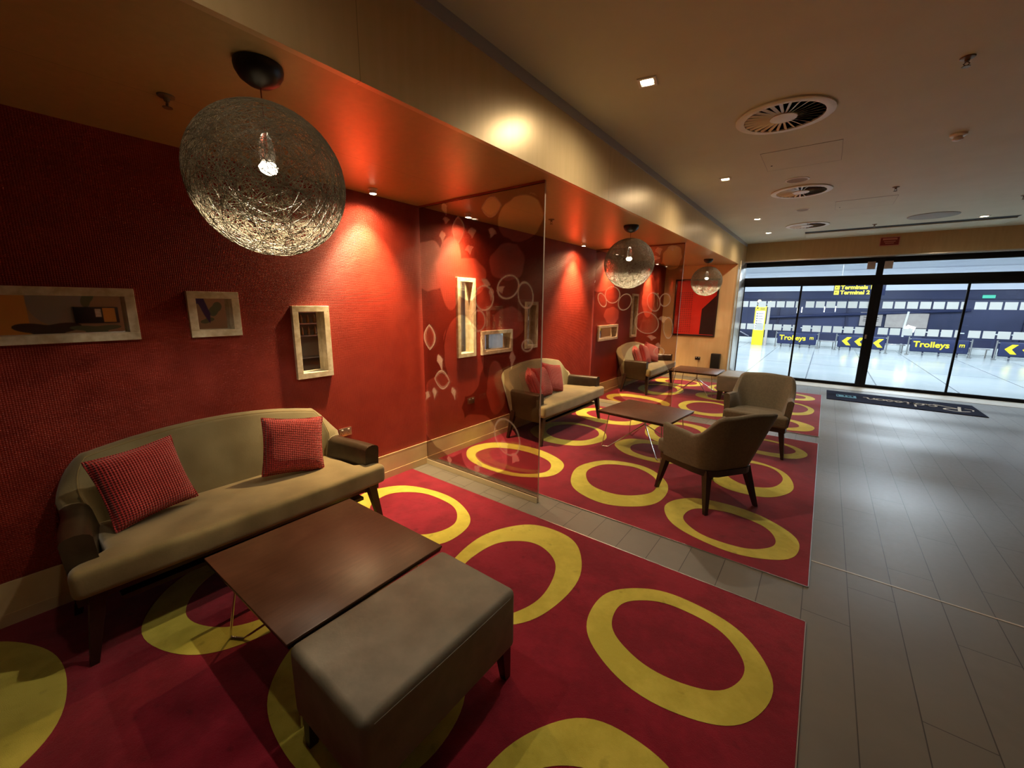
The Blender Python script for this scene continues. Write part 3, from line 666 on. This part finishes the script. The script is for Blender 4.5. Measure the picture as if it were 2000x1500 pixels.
# ------------------------------------------------------------------ fixtures of soffit and ceiling
def wash(label, x, y):
    t = thing('spotlight', label, 'spotlight', (x, y, HS), 0, 'small wall washing spotlights on the soffit')
    b = MB(); b.lathe((0, 0, 0), [(.036, 0), (.036, -.006), (.028, -.010), (.027, -.030), (.030, -.034)], 24); b.build('housing', M['white'], t)
    b = MB(); b.cyl((0, 0, -.037), .023, .002, 20); b.build('lens', M['glow'], t); return t
s0 = wash('spotlight on the soffit to the right of the nearest pendant', .16, WALL_Y[0])
for y, l in zip(WALL_Y[1:], ['spotlight on the soffit seen through the first glass screen', 'spotlight on the soffit left of the middle pendant', 'spotlight on the soffit seen through the middle pendant globe', 'spotlight on the soffit near the mustard end wall']): dup(s0, (.16, y, HS), 0, l)
def down(label, x, y):
    t = thing('downlight', label, 'downlight', (x, y, HC), R(12), 'recessed downlights in the lobby ceiling')
    b = MB()
    for a in ((-.055, .055, -.055, -.038), (-.055, .055, .038, .055), (-.055, -.038, -.038, .038), (.038, .055, -.038, .038)): b.box(a[0], a[1], a[2], a[3], -.006, 0)
    b.build('bezel', M['white'], t)
    b = MB(); b.cyl((0, 0, -.004), .037, .003, 24); b.build('lens', M['glow'], t); return t
d0 = down('largest looking recessed downlight nearest the viewer in the lobby ceiling', 2.0, 2.68)
for (x, y), l in zip([(2.0, 5.08), (2.0, 7.61), (2.0, 9.12), (4.7, 9.23)], ['recessed downlight second from the viewer along the bulkhead', 'recessed downlight third from the viewer along the bulkhead', 'recessed downlight closest to the entrance beside the bulkhead', 'recessed downlight far right above the entrance slot diffuser']): dup(d0, (x, y, HC), R(5), l)
def diffuser(label, x, y):
    t = thing('air_diffuser', label, 'air vent', (x, y, HC), 0, 'round swirl air diffusers in the ceiling')
    b = MB(); b.lathe((0, 0, 0), [(.245, -.004), (.250, -.002), (.300, -.001), (.300, -.010), (.282, -.016), (.246, -.014), (.245, -.004)], 64); b.build('rim', M['dust_white'], t)
    b = MB(); b.cyl((0, 0, -.0035), .248, .003, 48); b.build('duct_opening', M['void'], t)
    b = MB(); b.lathe((0, 0, 0), [(.085, -.012), (.083, -.017), (.02, -.021), (.002, -.021)], 32); b.build('hub_disc', M['dust_white'], t)
    for k in range(28):
        a = 2*PI*k/28; c, s = math.cos(a), math.sin(a); b = MB()
        r0, r1, wd = .078, .246, .024
        p = [(r0, -.004, -.013), (r0, .010, -.006), (r1, wd*.55, -.006), (r1, -.006, -.014)]
        q = [(r, tt, z-.0012) for r, tt, z in p]
        P3 = [Vector((r*c-tt*s, r*s+tt*c, z)) for r, tt, z in p+q]; bm = b.bm; V = [bm.verts.new(v) for v in P3]
        for f in ((0, 1, 2, 3), (7, 6, 5, 4), (0, 4, 5, 1), (1, 5, 6, 2), (2, 6, 7, 3), (3, 7, 4, 0)): bm.faces.new([V[i] for i in f])
        b.build('blade', M['dust_white'], t)
    return t
f0 = diffuser('nearest and largest looking round swirl air diffuser', 2.62, 3.70)
dup(f0, (2.62, 6.10, HC), .3, 'middle round swirl air diffuser in the lobby ceiling'); dup(f0, (2.60, 8.63, HC), .6, 'farthest round swirl air diffuser, close to the slot vent')
def disc(nm, lb, cat, x, y, r, m, grp=None, rim=True):
    t = thing(nm, lb, cat, (x, y, HC), 0, grp)
    b = MB(); b.lathe((0, 0, 0), [(r, 0), (r, -.005), (r*.86, -.008), (r*.84, -.004), (.002, -.004)], 40); b.build('rim', M['dust_white'], t)
    b = MB(); b.cyl((0, 0, -.0062), r*.83, .002, 36); b.build('grille', m, t); return t
M['grille'] = mat('taupe_speaker_grille', (.30, .24, .17), .8); M['disc_grey'] = mat('grey_ceiling_disc', (.30, .27, .22), .7)
disc('ceiling_speaker', 'small round ceiling speaker just before the middle air diffuser', 'speaker', 2.61, 5.55, .11, M['grille'], 'round ceiling speakers')
disc('ceiling_speaker', 'small round ceiling speaker between the middle and far air diffusers', 'speaker', 2.59, 7.24, .085, M['grille'], 'round ceiling speakers')
b = MB(); b.lathe((4.10, 8.76, HC), [(.28, 0), (.28, -.006), (.27, -.008), (.002, -.008)], 48); tag(b.build('ceiling_disc', M['disc_grey']), 'large plain grey disc in the ceiling above the doormat', 'ceiling disc')
def sprinkler(lb, x, y, z=HC):
    t = thing('sprinkler', lb, 'sprinkler', (x, y, z), 0, 'fire sprinklers')
    b = MB(); b.lathe((0, 0, 0), [(.032, 0), (.030, -.006), (.012, -.010), (.010, -.022)], 20); b.build('escutcheon', M['brass'], t)
    b = MB(); b.tube([(0, 0, -.02), (.012, 0, -.032), (0, 0, -.045)], .003, 6); b.tube([(0, 0, -.02), (-.012, 0, -.032), (0, 0, -.045)], .003, 6); b.cyl((0, 0, -.048), .018, .003, 16); b.build('deflector', M['brass'], t); return t
p0 = sprinkler('ceiling sprinkler nearest the viewer at the upper right', 3.47, 3.46)
dup(p0, (3.48, 6.50, HC), 0, 'ceiling sprinkler right of the middle air diffuser'); dup(p0, (3.48, 9.15, HC), 0, 'ceiling sprinkler just before the slot vent over the entrance')
dup(p0, (4.74, 7.83, HC), 0, 'ceiling sprinkler at the right edge of the picture'); dup(p0, (.68, 3.72, HS), 0, 'sprinkler on the copper soffit right of the first glass screen'); dup(p0, (.70, .62, HS), 0, 'sprinkler on the soffit left of the nearest pendant')
t = thing('smoke_detector', 'white smoke detector on the lobby ceiling at the right', 'smoke detector', (3.68, 4.86, HC), 0)
b = MB(); b.lathe((0, 0, 0), [(.050, 0), (.050, -.012), (.042, -.018), (.030, -.020)], 28); b.build('base', M['dust_white'], t)
b = MB(); b.lathe((0, 0, -.020), [(.026, 0), (.026, -.010), (.032, -.013), (.030, -.022), (.018, -.028), (.002, -.029)], 28); b.build('sensor_cap', M['white'], t)
def hatch(lb, x0, x1, y0, y1):
    t = thing('access_panel', lb, 'access panel', ((x0+x1)/2, (y0+y1)/2, HC), 0, 'flush ceiling access panels'); W_, D_ = (x1-x0)/2, (y1-y0)/2
    b = MB(); b.box(-W_+.003, W_-.003, -D_+.003, D_-.003, -.0022, -.0002); b.build('panel', M['ceiling'], t)
    b = MB(); b.box(-W_, W_, -D_, -D_+.0025, -.0026, -.0002); b.box(-W_, W_, D_-.0025, D_, -.0026, -.0002); b.box(-W_, -W_+.0025, -D_, D_, -.0026, -.0002); b.box(W_-.0025, W_, -D_, D_, -.0026, -.0002); b.build('joint', M['disc_grey'], t)
    b = MB(); b.cyl((-W_+.05, D_*.4, -.005), .008, .003, 12); b.build('lock', M['void'], t); return t
h0 = hatch('access panel outline between the near and middle air diffusers', 2.39, 2.97, 4.46, 5.05); hatch('access panel outline between the middle diffuser and the entrance', 2.95, 3.55, 6.95, 7.53)
t = thing('slot_vent', 'long linear slot vent in the ceiling above the entrance', 'air vent', (3.82, 9.8, HC), 0)
b = MB(); b.box(-1.28, 1.28, -.40, -.24, -.003, -.001); b.box(-1.28, 1.28, .36, .375, -.003, -.001); b.build('slot', M['void'], t); b = MB(); b.box(-1.28, 1.28, -.24, .36, -.014, -.001, .003); b.build('vent_cover', M['ceiling'], t)
t = thing('fire_exit_sign', 'small dark red notice on the gold lintel over the entrance', 'sign', (3.80, 10.50, 2.72), 0)
b = MB(); b.box(-.14, .14, -.012, 0, 0, .16, .002); b.build('panel', M['exit_red'], t)
b = MB(); q = .012
for a in ((-.14, .14, 0, q), (-.14, .14, .16-q, .16), (-.14, -.14+q, q, .16-q), (.14-q, .14, q, .16-q)): b.box(a[0], a[1], -.015, -.0122, a[2], a[3])
b.box(-.10, .10, -.014, -.0122, .105, .135); b.box(-.08, .08, -.014, -.0122, .070, .082); b.box(-.06, .06, -.014, -.0122, .040, .052); b.build('border', M['exit_pink'], t)

# sockets
def socket(lb, x, y, z, ax, dark=False, grp='double wall sockets'):
    t = thing('wall_socket', lb, 'socket', (x, y, z), 0 if ax == 'x' else -PI/2, None)
    b = MB(); b.box(0, .008, -.055, .055, -.035, .035, .002); b.build('plate', M['black' if dark else 'outlet'], t)
    b = MB()
    for s in (-1, 1): b.box(.008, .011, s*.028-.008, s*.028+.008, .012, .024, .001)
    b.build('rocker', M['white'], t)
    b = MB()
    for s in (-1, 1):
        for dy, dz in ((0, 0), (-.008, -.014), (.008, -.014)): b.box(.0079, .0086, s*.028+dy-.0025, s*.028+dy+.0025, dz-.003, dz+.002)
    b.build('pin_holes', M['void'], t); return t
socket('metal wall socket above the right arm of the nearest sofa', .0, 1.70, .545, 'x'); socket('metal wall socket on the red wall seen low through the first glass screen', .0, 3.21, .53, 'x')
t = socket('dark wall socket with black plug on the mustard end wall', .86, YE, .43, 'y', True); b = MB(); b.box(.008, .05, .01, .05, -.03, .01, .006); b.tube([(.045, .03, -.02), (.05, .03, -.1), (.03, .03, -.2), (.015, .0, -.35)], .004, 6); b.build('plug', M['black'], t)
t = thing('loudspeaker', 'black upright loudspeaker box against the mustard end wall', 'speaker', (1.24, YE, .20), 0)
b = MB(); b.box(-.09, .09, -.13, 0, 0, .37, .008); b.build('cabinet', M['black'], t); b = MB(); b.box(-.08, .08, -.137, -.1301, .01, .36, .002); b.build('grille', M['void'], t)
# picture
t = thing('framed_picture', 'large black framed red abstract picture on the mustard end wall', 'picture', (.705, YE, .925), 0)
W_, H_ = .455, 1.24; b = MB()
for a in ((-W_, W_, 0, .035), (-W_, W_, H_-.035, H_), (-W_, -W_+.035, .035, H_-.035), (W_-.035, W_, .035, H_-.035)): b.box(a[0], a[1], -.035, 0, a[2], a[3], .002)
b.build('frame', M['art_dark'], t)
b = MB(); y_ = -.018; rx = lambda x: x-.705; rz_ = lambda z: z-.925
b.box(-W_+.035, W_-.035, y_, -.002, .035, H_-.035)
b.mi = 1; yy = y_-.001
b.poly([(rx(.84), yy, rz_(.97)), (rx(1.125), yy, rz_(.97)), (rx(1.125), yy, rz_(1.82)), (rx(.85), yy, rz_(1.52))])
b.mi = 2
for i in range(22):
    for j in range(7):
        x, z = rx(.335+j*.045+(i % 2)*.004), rz_(1.0+i*.041)
        b.poly([(x, yy, z), (x+.036, yy, z), (x+.036, yy, z+.014), (x+.018, yy, z+.026), (x, yy, z+.014)])
b.build('print', [M['art_red'], M['art_dark'], M['art_deep']], t)

# entrance mat
t = thing('entrance_mat', 'dark entrance mat with cream script lettering in front of the doors', 'doormat', (4.19, 9.36, .0), 0)
b = MB(); b.box(-.96, .96, -.46, .46, .0005, .011, .003, 1); b.build('mat_pile', M['mat_dark'], t)
b = MB()
def stroke(pts, r=.013):
    P = [Vector((-x, -y, .0118)) for x, y in pts]; Q = []
    for i in range(len(P)-1):
        p0_, p1, p2, p3 = P[max(i-1, 0)], P[i], P[i+1], P[min(i+2, len(P)-1)]
        for k in range(5):
            s_ = k/5; Q.append(.5*((2*p1)+(p2-p0_)*s_+(2*p0_-5*p1+4*p2-p3)*s_*s_+(3*p1-p0_-3*p2+p3)*s_**3))
    Q.append(P[-1]); rows = []
    for i, p in enumerate(Q):
        d = (Q[min(i+1, len(Q)-1)]-Q[max(i-1, 0)]).normalized(); nn = Vector((-d.y, d.x, 0))*r; rows.append([p-nn, p+nn])
    b.grid(rows)
x = -.80     # script word, readable from outside the doors
stroke([(x+.10, .22), (x+.07, .02), (x+.04, -.16)], .018); stroke([(x-.02, .18), (x+.12, .26), (x+.26, .20), (x+.22, .08), (x+.10, .03), (x+.2, -.06), (x+.34, -.16)], .015); stroke([(x-.06, .12), (x-.08, .0), (x+.0, -.05)], .01)
def a_(x): stroke([(x+.10, .04), (x+.04, .06), (x, -.03), (x+.05, -.10), (x+.11, -.02), (x+.12, .05), (x+.11, -.08), (x+.16, -.09)])
def o_(x): stroke([(x+.07, .05), (x+.01, .02), (x+.01, -.08), (x+.07, -.10), (x+.11, -.02), (x+.07, .05), (x+.15, .02)])
def s_(x): stroke([(x, -.06), (x+.07, .06), (x+.10, -.05), (x+.05, -.10), (x+.02, -.08), (x+.12, -.06)])
a_(x+.32); a_(x+.47); stroke([(x+.60, .25), (x+.585, .05), (x+.58, -.08), (x+.63, -.09)]); stroke([(x+.67, .05), (x+.66, -.08), (x+.71, -.09)]); stroke([(x+.675, .12), (x+.680, .13)], .015)
s_(x+.72); s_(x+.84); o_(x+.96); stroke([(x+1.10, .04), (x+1.09, -.10)]); stroke([(x+1.09, -.04), (x+1.15, .05), (x+1.18, -.02), (x+1.18, -.09), (x+1.24, -.08)])
b.build('script_lettering', M['mat_text'], t)
b = MB(); b.box(-.82, -.54, -.13, .10, .011, .0122); b.build('blue_block', M['mat_blue'], t)
text('block_lettering', 'BLU', .20, M['mat_dark'], t, (-.565, .075, .0126), (0, 0, PI), ext=.0003)

sc = None
for (x, y), l in zip(ADDED_SCONCE, ('behind the viewer', 'beside the lobby display shelf', 'nearest the entrance')):
    t = thing('added_wall_sconce', 'added unseen white bowl uplighter on the right lobby wall, %s' % l, 'wall lamp', (XW, y, 1.9), 0, 'added wall lamps of the lobby')
    b = MB(); b.box(-.03, 0, -.05, .05, -.12, .06, .004); b.build('back_plate', M['steel'], t); b = MB(); b.tube([(-.03, 0, -.04), (-.14, 0, -.04), (-.14, 0, .0)], .008, 8); b.build('arm', M['steel'], t)
    b = MB(); b.lathe((-.14, 0, 0), [(.01, 0), (.05, .01), (.085, .05), (.10, .10)], 24); b.build('bowl', M['white'], t)
# ------------------------------------------------------------------ lobby behind the viewer (seen in the mirrors)
t = thing('floral_mural', 'floral mural on the lobby wall reflected in the long mirror', 'mural', (XW, 0, 0), 0)
b = MB(); b.box(-.012, -.002, -1.2, 3.6, .4, 2.4)
def disc_(y, z, a, c_, mi, dx=-.014, n=40, lobes=0):
    b.mi = mi; b.poly([(dx, y+a*math.cos(2*PI*k/n)*(1+.35*math.sin(lobes*2*PI*k/n) if lobes else 1), z+c_*math.sin(2*PI*k/n)*(1+.35*math.sin(lobes*2*PI*k/n) if lobes else 1)) for k in range(n)])
b.mi = 1; b.poly([(-.013, -1.2, .6), (-.013, .44, .6), (-.013, .44, 2.3), (-.013, -1.2, 2.3)])
disc_(.78, 1.55, .34, .38, 2); disc_(.62, 1.12, .30, .13, 4, -.015, lobes=3); disc_(1.10, 1.62, .07, .13, 3, -.016, lobes=2); disc_(1.15, 1.12, .25, .07, 3, -.0165, lobes=3); disc_(2.85, 1.44, .10, .12, 3, -.015, lobes=2); disc_(2.70, 1.22, .10, .05, 3, -.0155, lobes=2)
disc_(2.55, 1.66, .10, .12, 5, -.017); b.mi = 5; b.poly([(-.018, 2.50, 1.70), (-.018, 2.66, 1.70), (-.018, 2.76, 1.35), (-.018, 2.74, 1.16), (-.018, 2.66, 1.32), (-.018, 2.60, 1.5)])
b.build('mural_panel', [M['mur_tan'], M['mur_or'], M['mur_grey'], M['mur_green'], M['mur_brown'], M['purple']], t)
t = thing('dark_screen', 'dark wall screen with orange end reflected in the long mirror', 'screen', (XW-.03, 1.18, 1.22), 0)
b = MB(); b.box(-.03, .01, -.26, .26, 0, .26, .003); b.build('screen_panel', M['black'], t); b = MB(); b.box(-.033, -.0305, .07, .22, .015, .245); b.build('orange_panel', M['mur_or'], t); b = MB(); b.box(-.033, -.0305, -.02, .05, .10, .23); b.build('lit_patch', M['frame_white'], t)
t = thing('display_shelf', 'lobby display shelf reflected in the upright mirror', 'shelf', (XW-.2, 4.55, 0), 0)
b = MB()
for s in (-1, 1): b.box(-.16, .18, s*.6-.02, s*.6+.02, 0, 1.9)
b.build('side_panel', M['leg_wood'], t)
for z in (.35, .85, 1.12, 1.38): b = MB(); b.box(-.15, .18, -.58, .58, z-.02, z); b.build('shelf_board', M['steel'], t)
k = 0; first = None
for z, lab in ((.85, 'lowest stocked'), (1.12, 'middle stocked'), (1.38, 'top stocked')):
    for j in range(7):
        y = 4.1+j*.15
        if first is None:
            b = MB(); b.lathe((0, 0, 0), [(.030, 0), (.033, .01), (.033, .12), (.014, .16), (.013, .19)], 16); first = b.build('bottle', M['bottle'][0]); o = first
        else: o = first.copy(); C.objects.link(o); o.data = o.data
        o.location = (XW-.22, y, z+.001); tag(o, 'bottle on the %s board of the display shelf in the lobby' % lab, 'bottle', 'bottles on the %s board' % lab)
        k += 1

# ------------------------------------------------------------------ outside: covered concourse
b = MB(); b.box(-14, 24, YD+.03, 24, -.1, -.001); struct('floor_outside', b, M['pave'])
b = MB(); b.box(-14, 24, YD+.05, 21.1, 3.2, 3.3); struct('ceiling_canopy', b, M['pale'])
b = MB(); b.box(-14, 24, 21.0, 21.1, 2.24, 3.2); b.box(-14, 24, 20.96, 21.0, 2.22, 2.27); b.box(-14, 24, 20.96, 21.0, 2.9, 3.0); struct('trim_7', b, M['pale'])
b = MB(); b.box(-14, 24, 20.85, 21.05, 0, .24, .01); struct('trim_8', b, M['curb'])
t = thing('terminal_facade', 'dark blue glazed building front across the covered walkway', 'building', (0, 21.05, 0), 0)
b = MB(); b.box(-14, 24, .06, .12, 0, 2.3); b.build('glazing', M['facade'], t)
b = MB(); b.box(-14, 24, .0, .055, 1.90, 2.22); b.build('upper_band', M['navy'], t)
for x in np.arange(-3.2, 14, 2.3): b = MB(); b.box(x-.03, x+.03, -.02, .055, .24, 1.9); b.build('mullion', M['facade_low'], t)
b = MB(); b.tube([(1.0, -.08, 1.12), (7.0, -.08, 1.52)], .05, 8); b.build('brace', M['navy'], t)
b = MB(); b.tube([(-1, -.08, 1.0), (.4, -.08, .25)], .06, 8); b.build('brace', M['facade_low'], t)
b = MB(); b.box(4.1, 4.75, -.06, -.03, .88, 1.40); b.build('notice_panel', M['beige'], t); b = MB(); b.box(4.85, 6.0, -.07, -.04, .85, 1.38); b.build('notice_panel', M['beige'], t)
b = MB()
for z in (1.06, 1.12, 1.2): b.box(4.2, 4.65, -.068, -.061, z, z+.018)
b.build('notice_text', M['black'], t.children[-2])
# leaning light streaks on the facade, imitated by upright glowing bars
for i, (x, z) in enumerate([(2.05, 1.32), (2.2, 1.35), (2.95, 1.38), (3.3, 1.4)]):
    b = MB(); b.box(-.012, .012, -.02, 0, 0, .22); o = b.build('light_streak', M['glow_cool']); o.location = (x, 20.98, z); tag(o, 'slim white light streak, made as a glowing bar, on the dark facade above the yellow totem', 'light streak', 'light streaks on the facade')
t = thing('globe_lamp_stand', 'slender stand with three yellow globe lights rising behind the totem', 'lamp stand', (.85, 20.6, 0), 0)
b = MB(); b.tube([(.02, 0, 0), (.02, 0, 1.62)], .02, 8); b.build('pole', M['curb'], t)
b = MB(); b.tube([(-.35, 0, 1.68), (.28, 0, 1.68)], .014, 6); b.tube([(.02, 0, 1.6), (.02, 0, 1.68)], .014, 6); b.build('crossbar', M['curb'], t)
for x, z in ((-.17, 1.80), (.24, 1.74), (-.13, 1.615)):
    b = MB(); b.ball((x, 0, z), .072, 10); b.build('globe', M['globe'], t)
b = MB(); b.box(-.15, .15, -.04, 0, 0, .11, .01); o = b.build('emergency_exit_sign', M['green_em']); o.location = (7.35, 21.045, 1.93); tag(o, 'small glowing green exit sign on the far right facade', 'sign')
# canopy lights
for i, (x, y, l) in enumerate([(1.25, 17.9, 'left'), (5.1, 17.9, 'right')]):
    t = thing('canopy_light', 'bright %s ceiling light of the covered walkway seen above the doors' % l, 'ceiling light', (x, y, 3.2), 0, 'walkway ceiling lights')
    b = MB(); b.box(-.42, .42, -.42, .42, -.06, 0, .01); b.build('housing', M['pale'], t); b = MB(); b.box(-.38, .38, -.38, .38, -.066, -.061); b.build('diffuser', M['glow_cool'], t)
for (x, y) in [(2.3, 15.9), (2.4, 14.0), (4.0, 13.9), (6.3, 13.8), (6.3, 15)]:
    b = MB(); b.cyl((0, 0, -.02), .10, .019, 20); o = b.build('small_downlight', M['glow_cool']); o.location = (x, y, 3.2); tag(o, 'small round white light in the walkway canopy seen through the transom', 'downlight', 'small canopy lights')
# yellow totem
t = thing('information_totem', 'yellow and white upright information totem outside, left of the barriers', 'totem', (.875, 19.7, 0), 0)
b = MB(); b.box(-.20, .20, -.06, .06, 0, 1.60, .004); b.build('totem_body', M['yellow'], t)
b = MB(); b.box(-.155, .165, -.066, -.0605, .62, 1.40); b.build('white_panel', M['white'], t)
b = MB()
for k in range(7): b.box(-.13, -.08, -.072, -.0665, 1.28-k*.10, 1.31-k*.10); b.box(-.06, .12-.03*(k % 2), -.072, -.0665, 1.285-k*.10, 1.297-k*.10)
b.box(-.14, -.09, -.066, -.0605, 1.49, 1.53); b.box(-.02, .15, -.066, -.0605, 1.50, 1.52); b.box(-.02, .15, -.066, -.0605, 1.455, 1.472)
b.build('small_print', M['black'], t)
b = MB(); b.box(.24, .33, -.03, .06, 0, 1.62); b.build('side_post', M['beige'], t)
# trolley barriers
def barrier(label, x0, x1, y, kind):
    t = thing('barrier_sign', label, 'barrier sign', (x0, y, 0), 0, 'navy barrier signs of the trolley bay'); W_ = x1-x0
    b = MB(); b.box(0, W_, -.015, .015, .12, .58, .03, 3); b.build('sign_panel', M['navy'], t)
    for x in (-.05, W_+.05):
        b = MB(); b.tube([(x, 0, .61), (x, 0, 0)], .022, 10); b.box(x-.05, x+.05, -.04, .04, 0, .02); b.build('post', M['steel'], t)
        b = MB()
        for z in (.16, .54): b.tube([(x, 0, z), (x+(.06 if x < 0 else -.06), 0, z)], .014, 6)
        b.build('clamp', M['steel'], t)
    b = MB(); b.tube([(-.05, 0, .07), (W_+.05, 0, .07)], .012, 6); b.build('lower_rail', M['steel'], t)
    if kind == 'text':
        text('sign_lettering', 'Trolleys', .265, M['yellow'], t, (.07, -.018, .285), FACE, .028)
        b = MB(); b.box(W_-.24, W_-.08, -.019, -.0155, .30, .45); b.build('symbol_plate', M['navy'], t)
        b = MB(); b.box(W_-.22, W_-.10, -.022, -.0195, .40, .425); b.box(W_-.22, W_-.20, -.022, -.0195, .33, .40); b.box(W_-.17, W_-.15, -.022, -.0195, .33, .40); b.box(W_-.12, W_-.10, -.022, -.0195, .33, .40); b.build('trolley_symbol', M['yellow'], t)
    else:
        for cx in (.12, .48) if W_ > .7 else (.12,):
            b = MB(); b.poly([(cx, -.016, .35), (cx+.14, -.016, .50), (cx+.27, -.016, .50), (cx+.15, -.016, .35), (cx+.27, -.016, .20), (cx+.14, -.016, .20)][::-1], up=(0, -.004, 0)); b.build('chevron', M['yellow'], t)
    return t
barrier('navy barrier reading Trolleys in yellow, left one behind the first door panel', 1.58, 2.86, 19.6, 'text')
barrier('navy barrier with two yellow chevrons just left of the thick door post', 3.50, 4.30, 19.5, 'chev')
barrier('navy barrier with a single yellow chevron just right of the thick door post', 4.36, 4.80, 19.2, 'chev')
barrier('navy barrier reading Trolleys in yellow, right one behind the thin mullion', 5.46, 6.84, 19.4, 'text')
barrier('navy barrier with yellow chevrons at the right edge of the picture', 7.45, 8.5, 19.3, 'chev')
for x0, x1, lb in ((2.92, 3.44, 'left'), (4.86, 5.40, 'middle'), (6.90, 7.40, 'right')):
    t = thing('bench', '%s low metal bench in the gap between barrier signs' % lb, 'bench', (x0, 19.9, 0), 0, 'metal benches behind the barriers')
    b = MB(); b.box(0, x1-x0, -.1, .1, .26, .30, .01); b.build('bench_seat', M['steel'], t)
    for x in (.06, x1-x0-.06): b = MB(); b.tube([(x, 0, .27), (x, 0, 0)], .018, 8); b.build('leg', M['steel'], t)
    b = MB(); b.box(-.03, x1-x0+.03, .12, .14, .32, .56); b.build('back_panel', M['facade_low'], t)
HX = [1.70, 2.02, 2.34, 2.66, 3.60, 3.92, 4.24, 4.79, 5.9, 6.3, 6.74, 7.55, 7.9]
b = MB(); b.box(-.02, .02, -.02, .02, 0, .74); hb = b.build('handle_post', M['facade_low'])
t = thing('trolley_post', 'slim dark post with white cap standing behind the barrier signs', 'post', (HX[0], 20.1, 0), 0, 'white capped posts behind the barriers'); hb.parent = t
b = MB(); b.box(-.06, .06, -.03, .03, .74, .775, .01); b.build('white_cap', M['curb'], t)
for x in HX[1:]: dup(t, (x, 20.1, 0), 0, t['label'])
# hanging terminal sign
t = thing('direction_sign', 'hanging navy direction sign with yellow terminal lettering outside the doors', 'direction sign', (3.12, 16.0, 1.935), 0)
b = MB(); b.box(0, 1.18, -.03, .03, 0, .42, .004); b.build('sign_box', M['navy'], t)
for x in (.15, 1.03): b = MB(); b.tube([(x, 0, .42), (x, 0, 1.23)], .012, 6); b.build('hanger', M['steel'], t)
text('upper_lettering', 'Terminals 1 &', .155, M['sign_lit'], t, (.165, -.034, .185), FACE, .03); text('lower_lettering', 'Terminal 2', .155, M['sign_lit'], t, (.165, -.034, .035), FACE, .03)
b = MB(); b.box(.02, .135, -.036, -.031, .175, .295); b.box(.02, .135, -.036, -.031, .025, .150); b.build('arrow_plate', M['sign_lit'], t)
b = MB()
for z in (.235, .087): b.box(.045, .11, -.040, -.0365, z-.006, z+.006); b.poly([(.04, -.0405, z), (.07, -.0405, z+.028), (.07, -.0405, z-.028)])
b.build('arrow', M['black'], t)
# white lamp post with drooping head
t = thing('lamp_post', 'white curved lamp post behind the right Trolleys sign', 'lamp post', (5.35, 20.4, 0), 0)
b = MB(); b.tube([(0, 0, 0), (-.02, 0, .9), (.03, 0, 1.45)], .03, 8); b.build('pole', M['curb'], t); b = MB(); b.tube([(-.02, 0, .78), (.10, 0, .92), (.24, 0, .88), (.22, 0, .72)], [.04, .06, .06, .04], 10); b.build('lamp_head', M['glow_cool'], t)
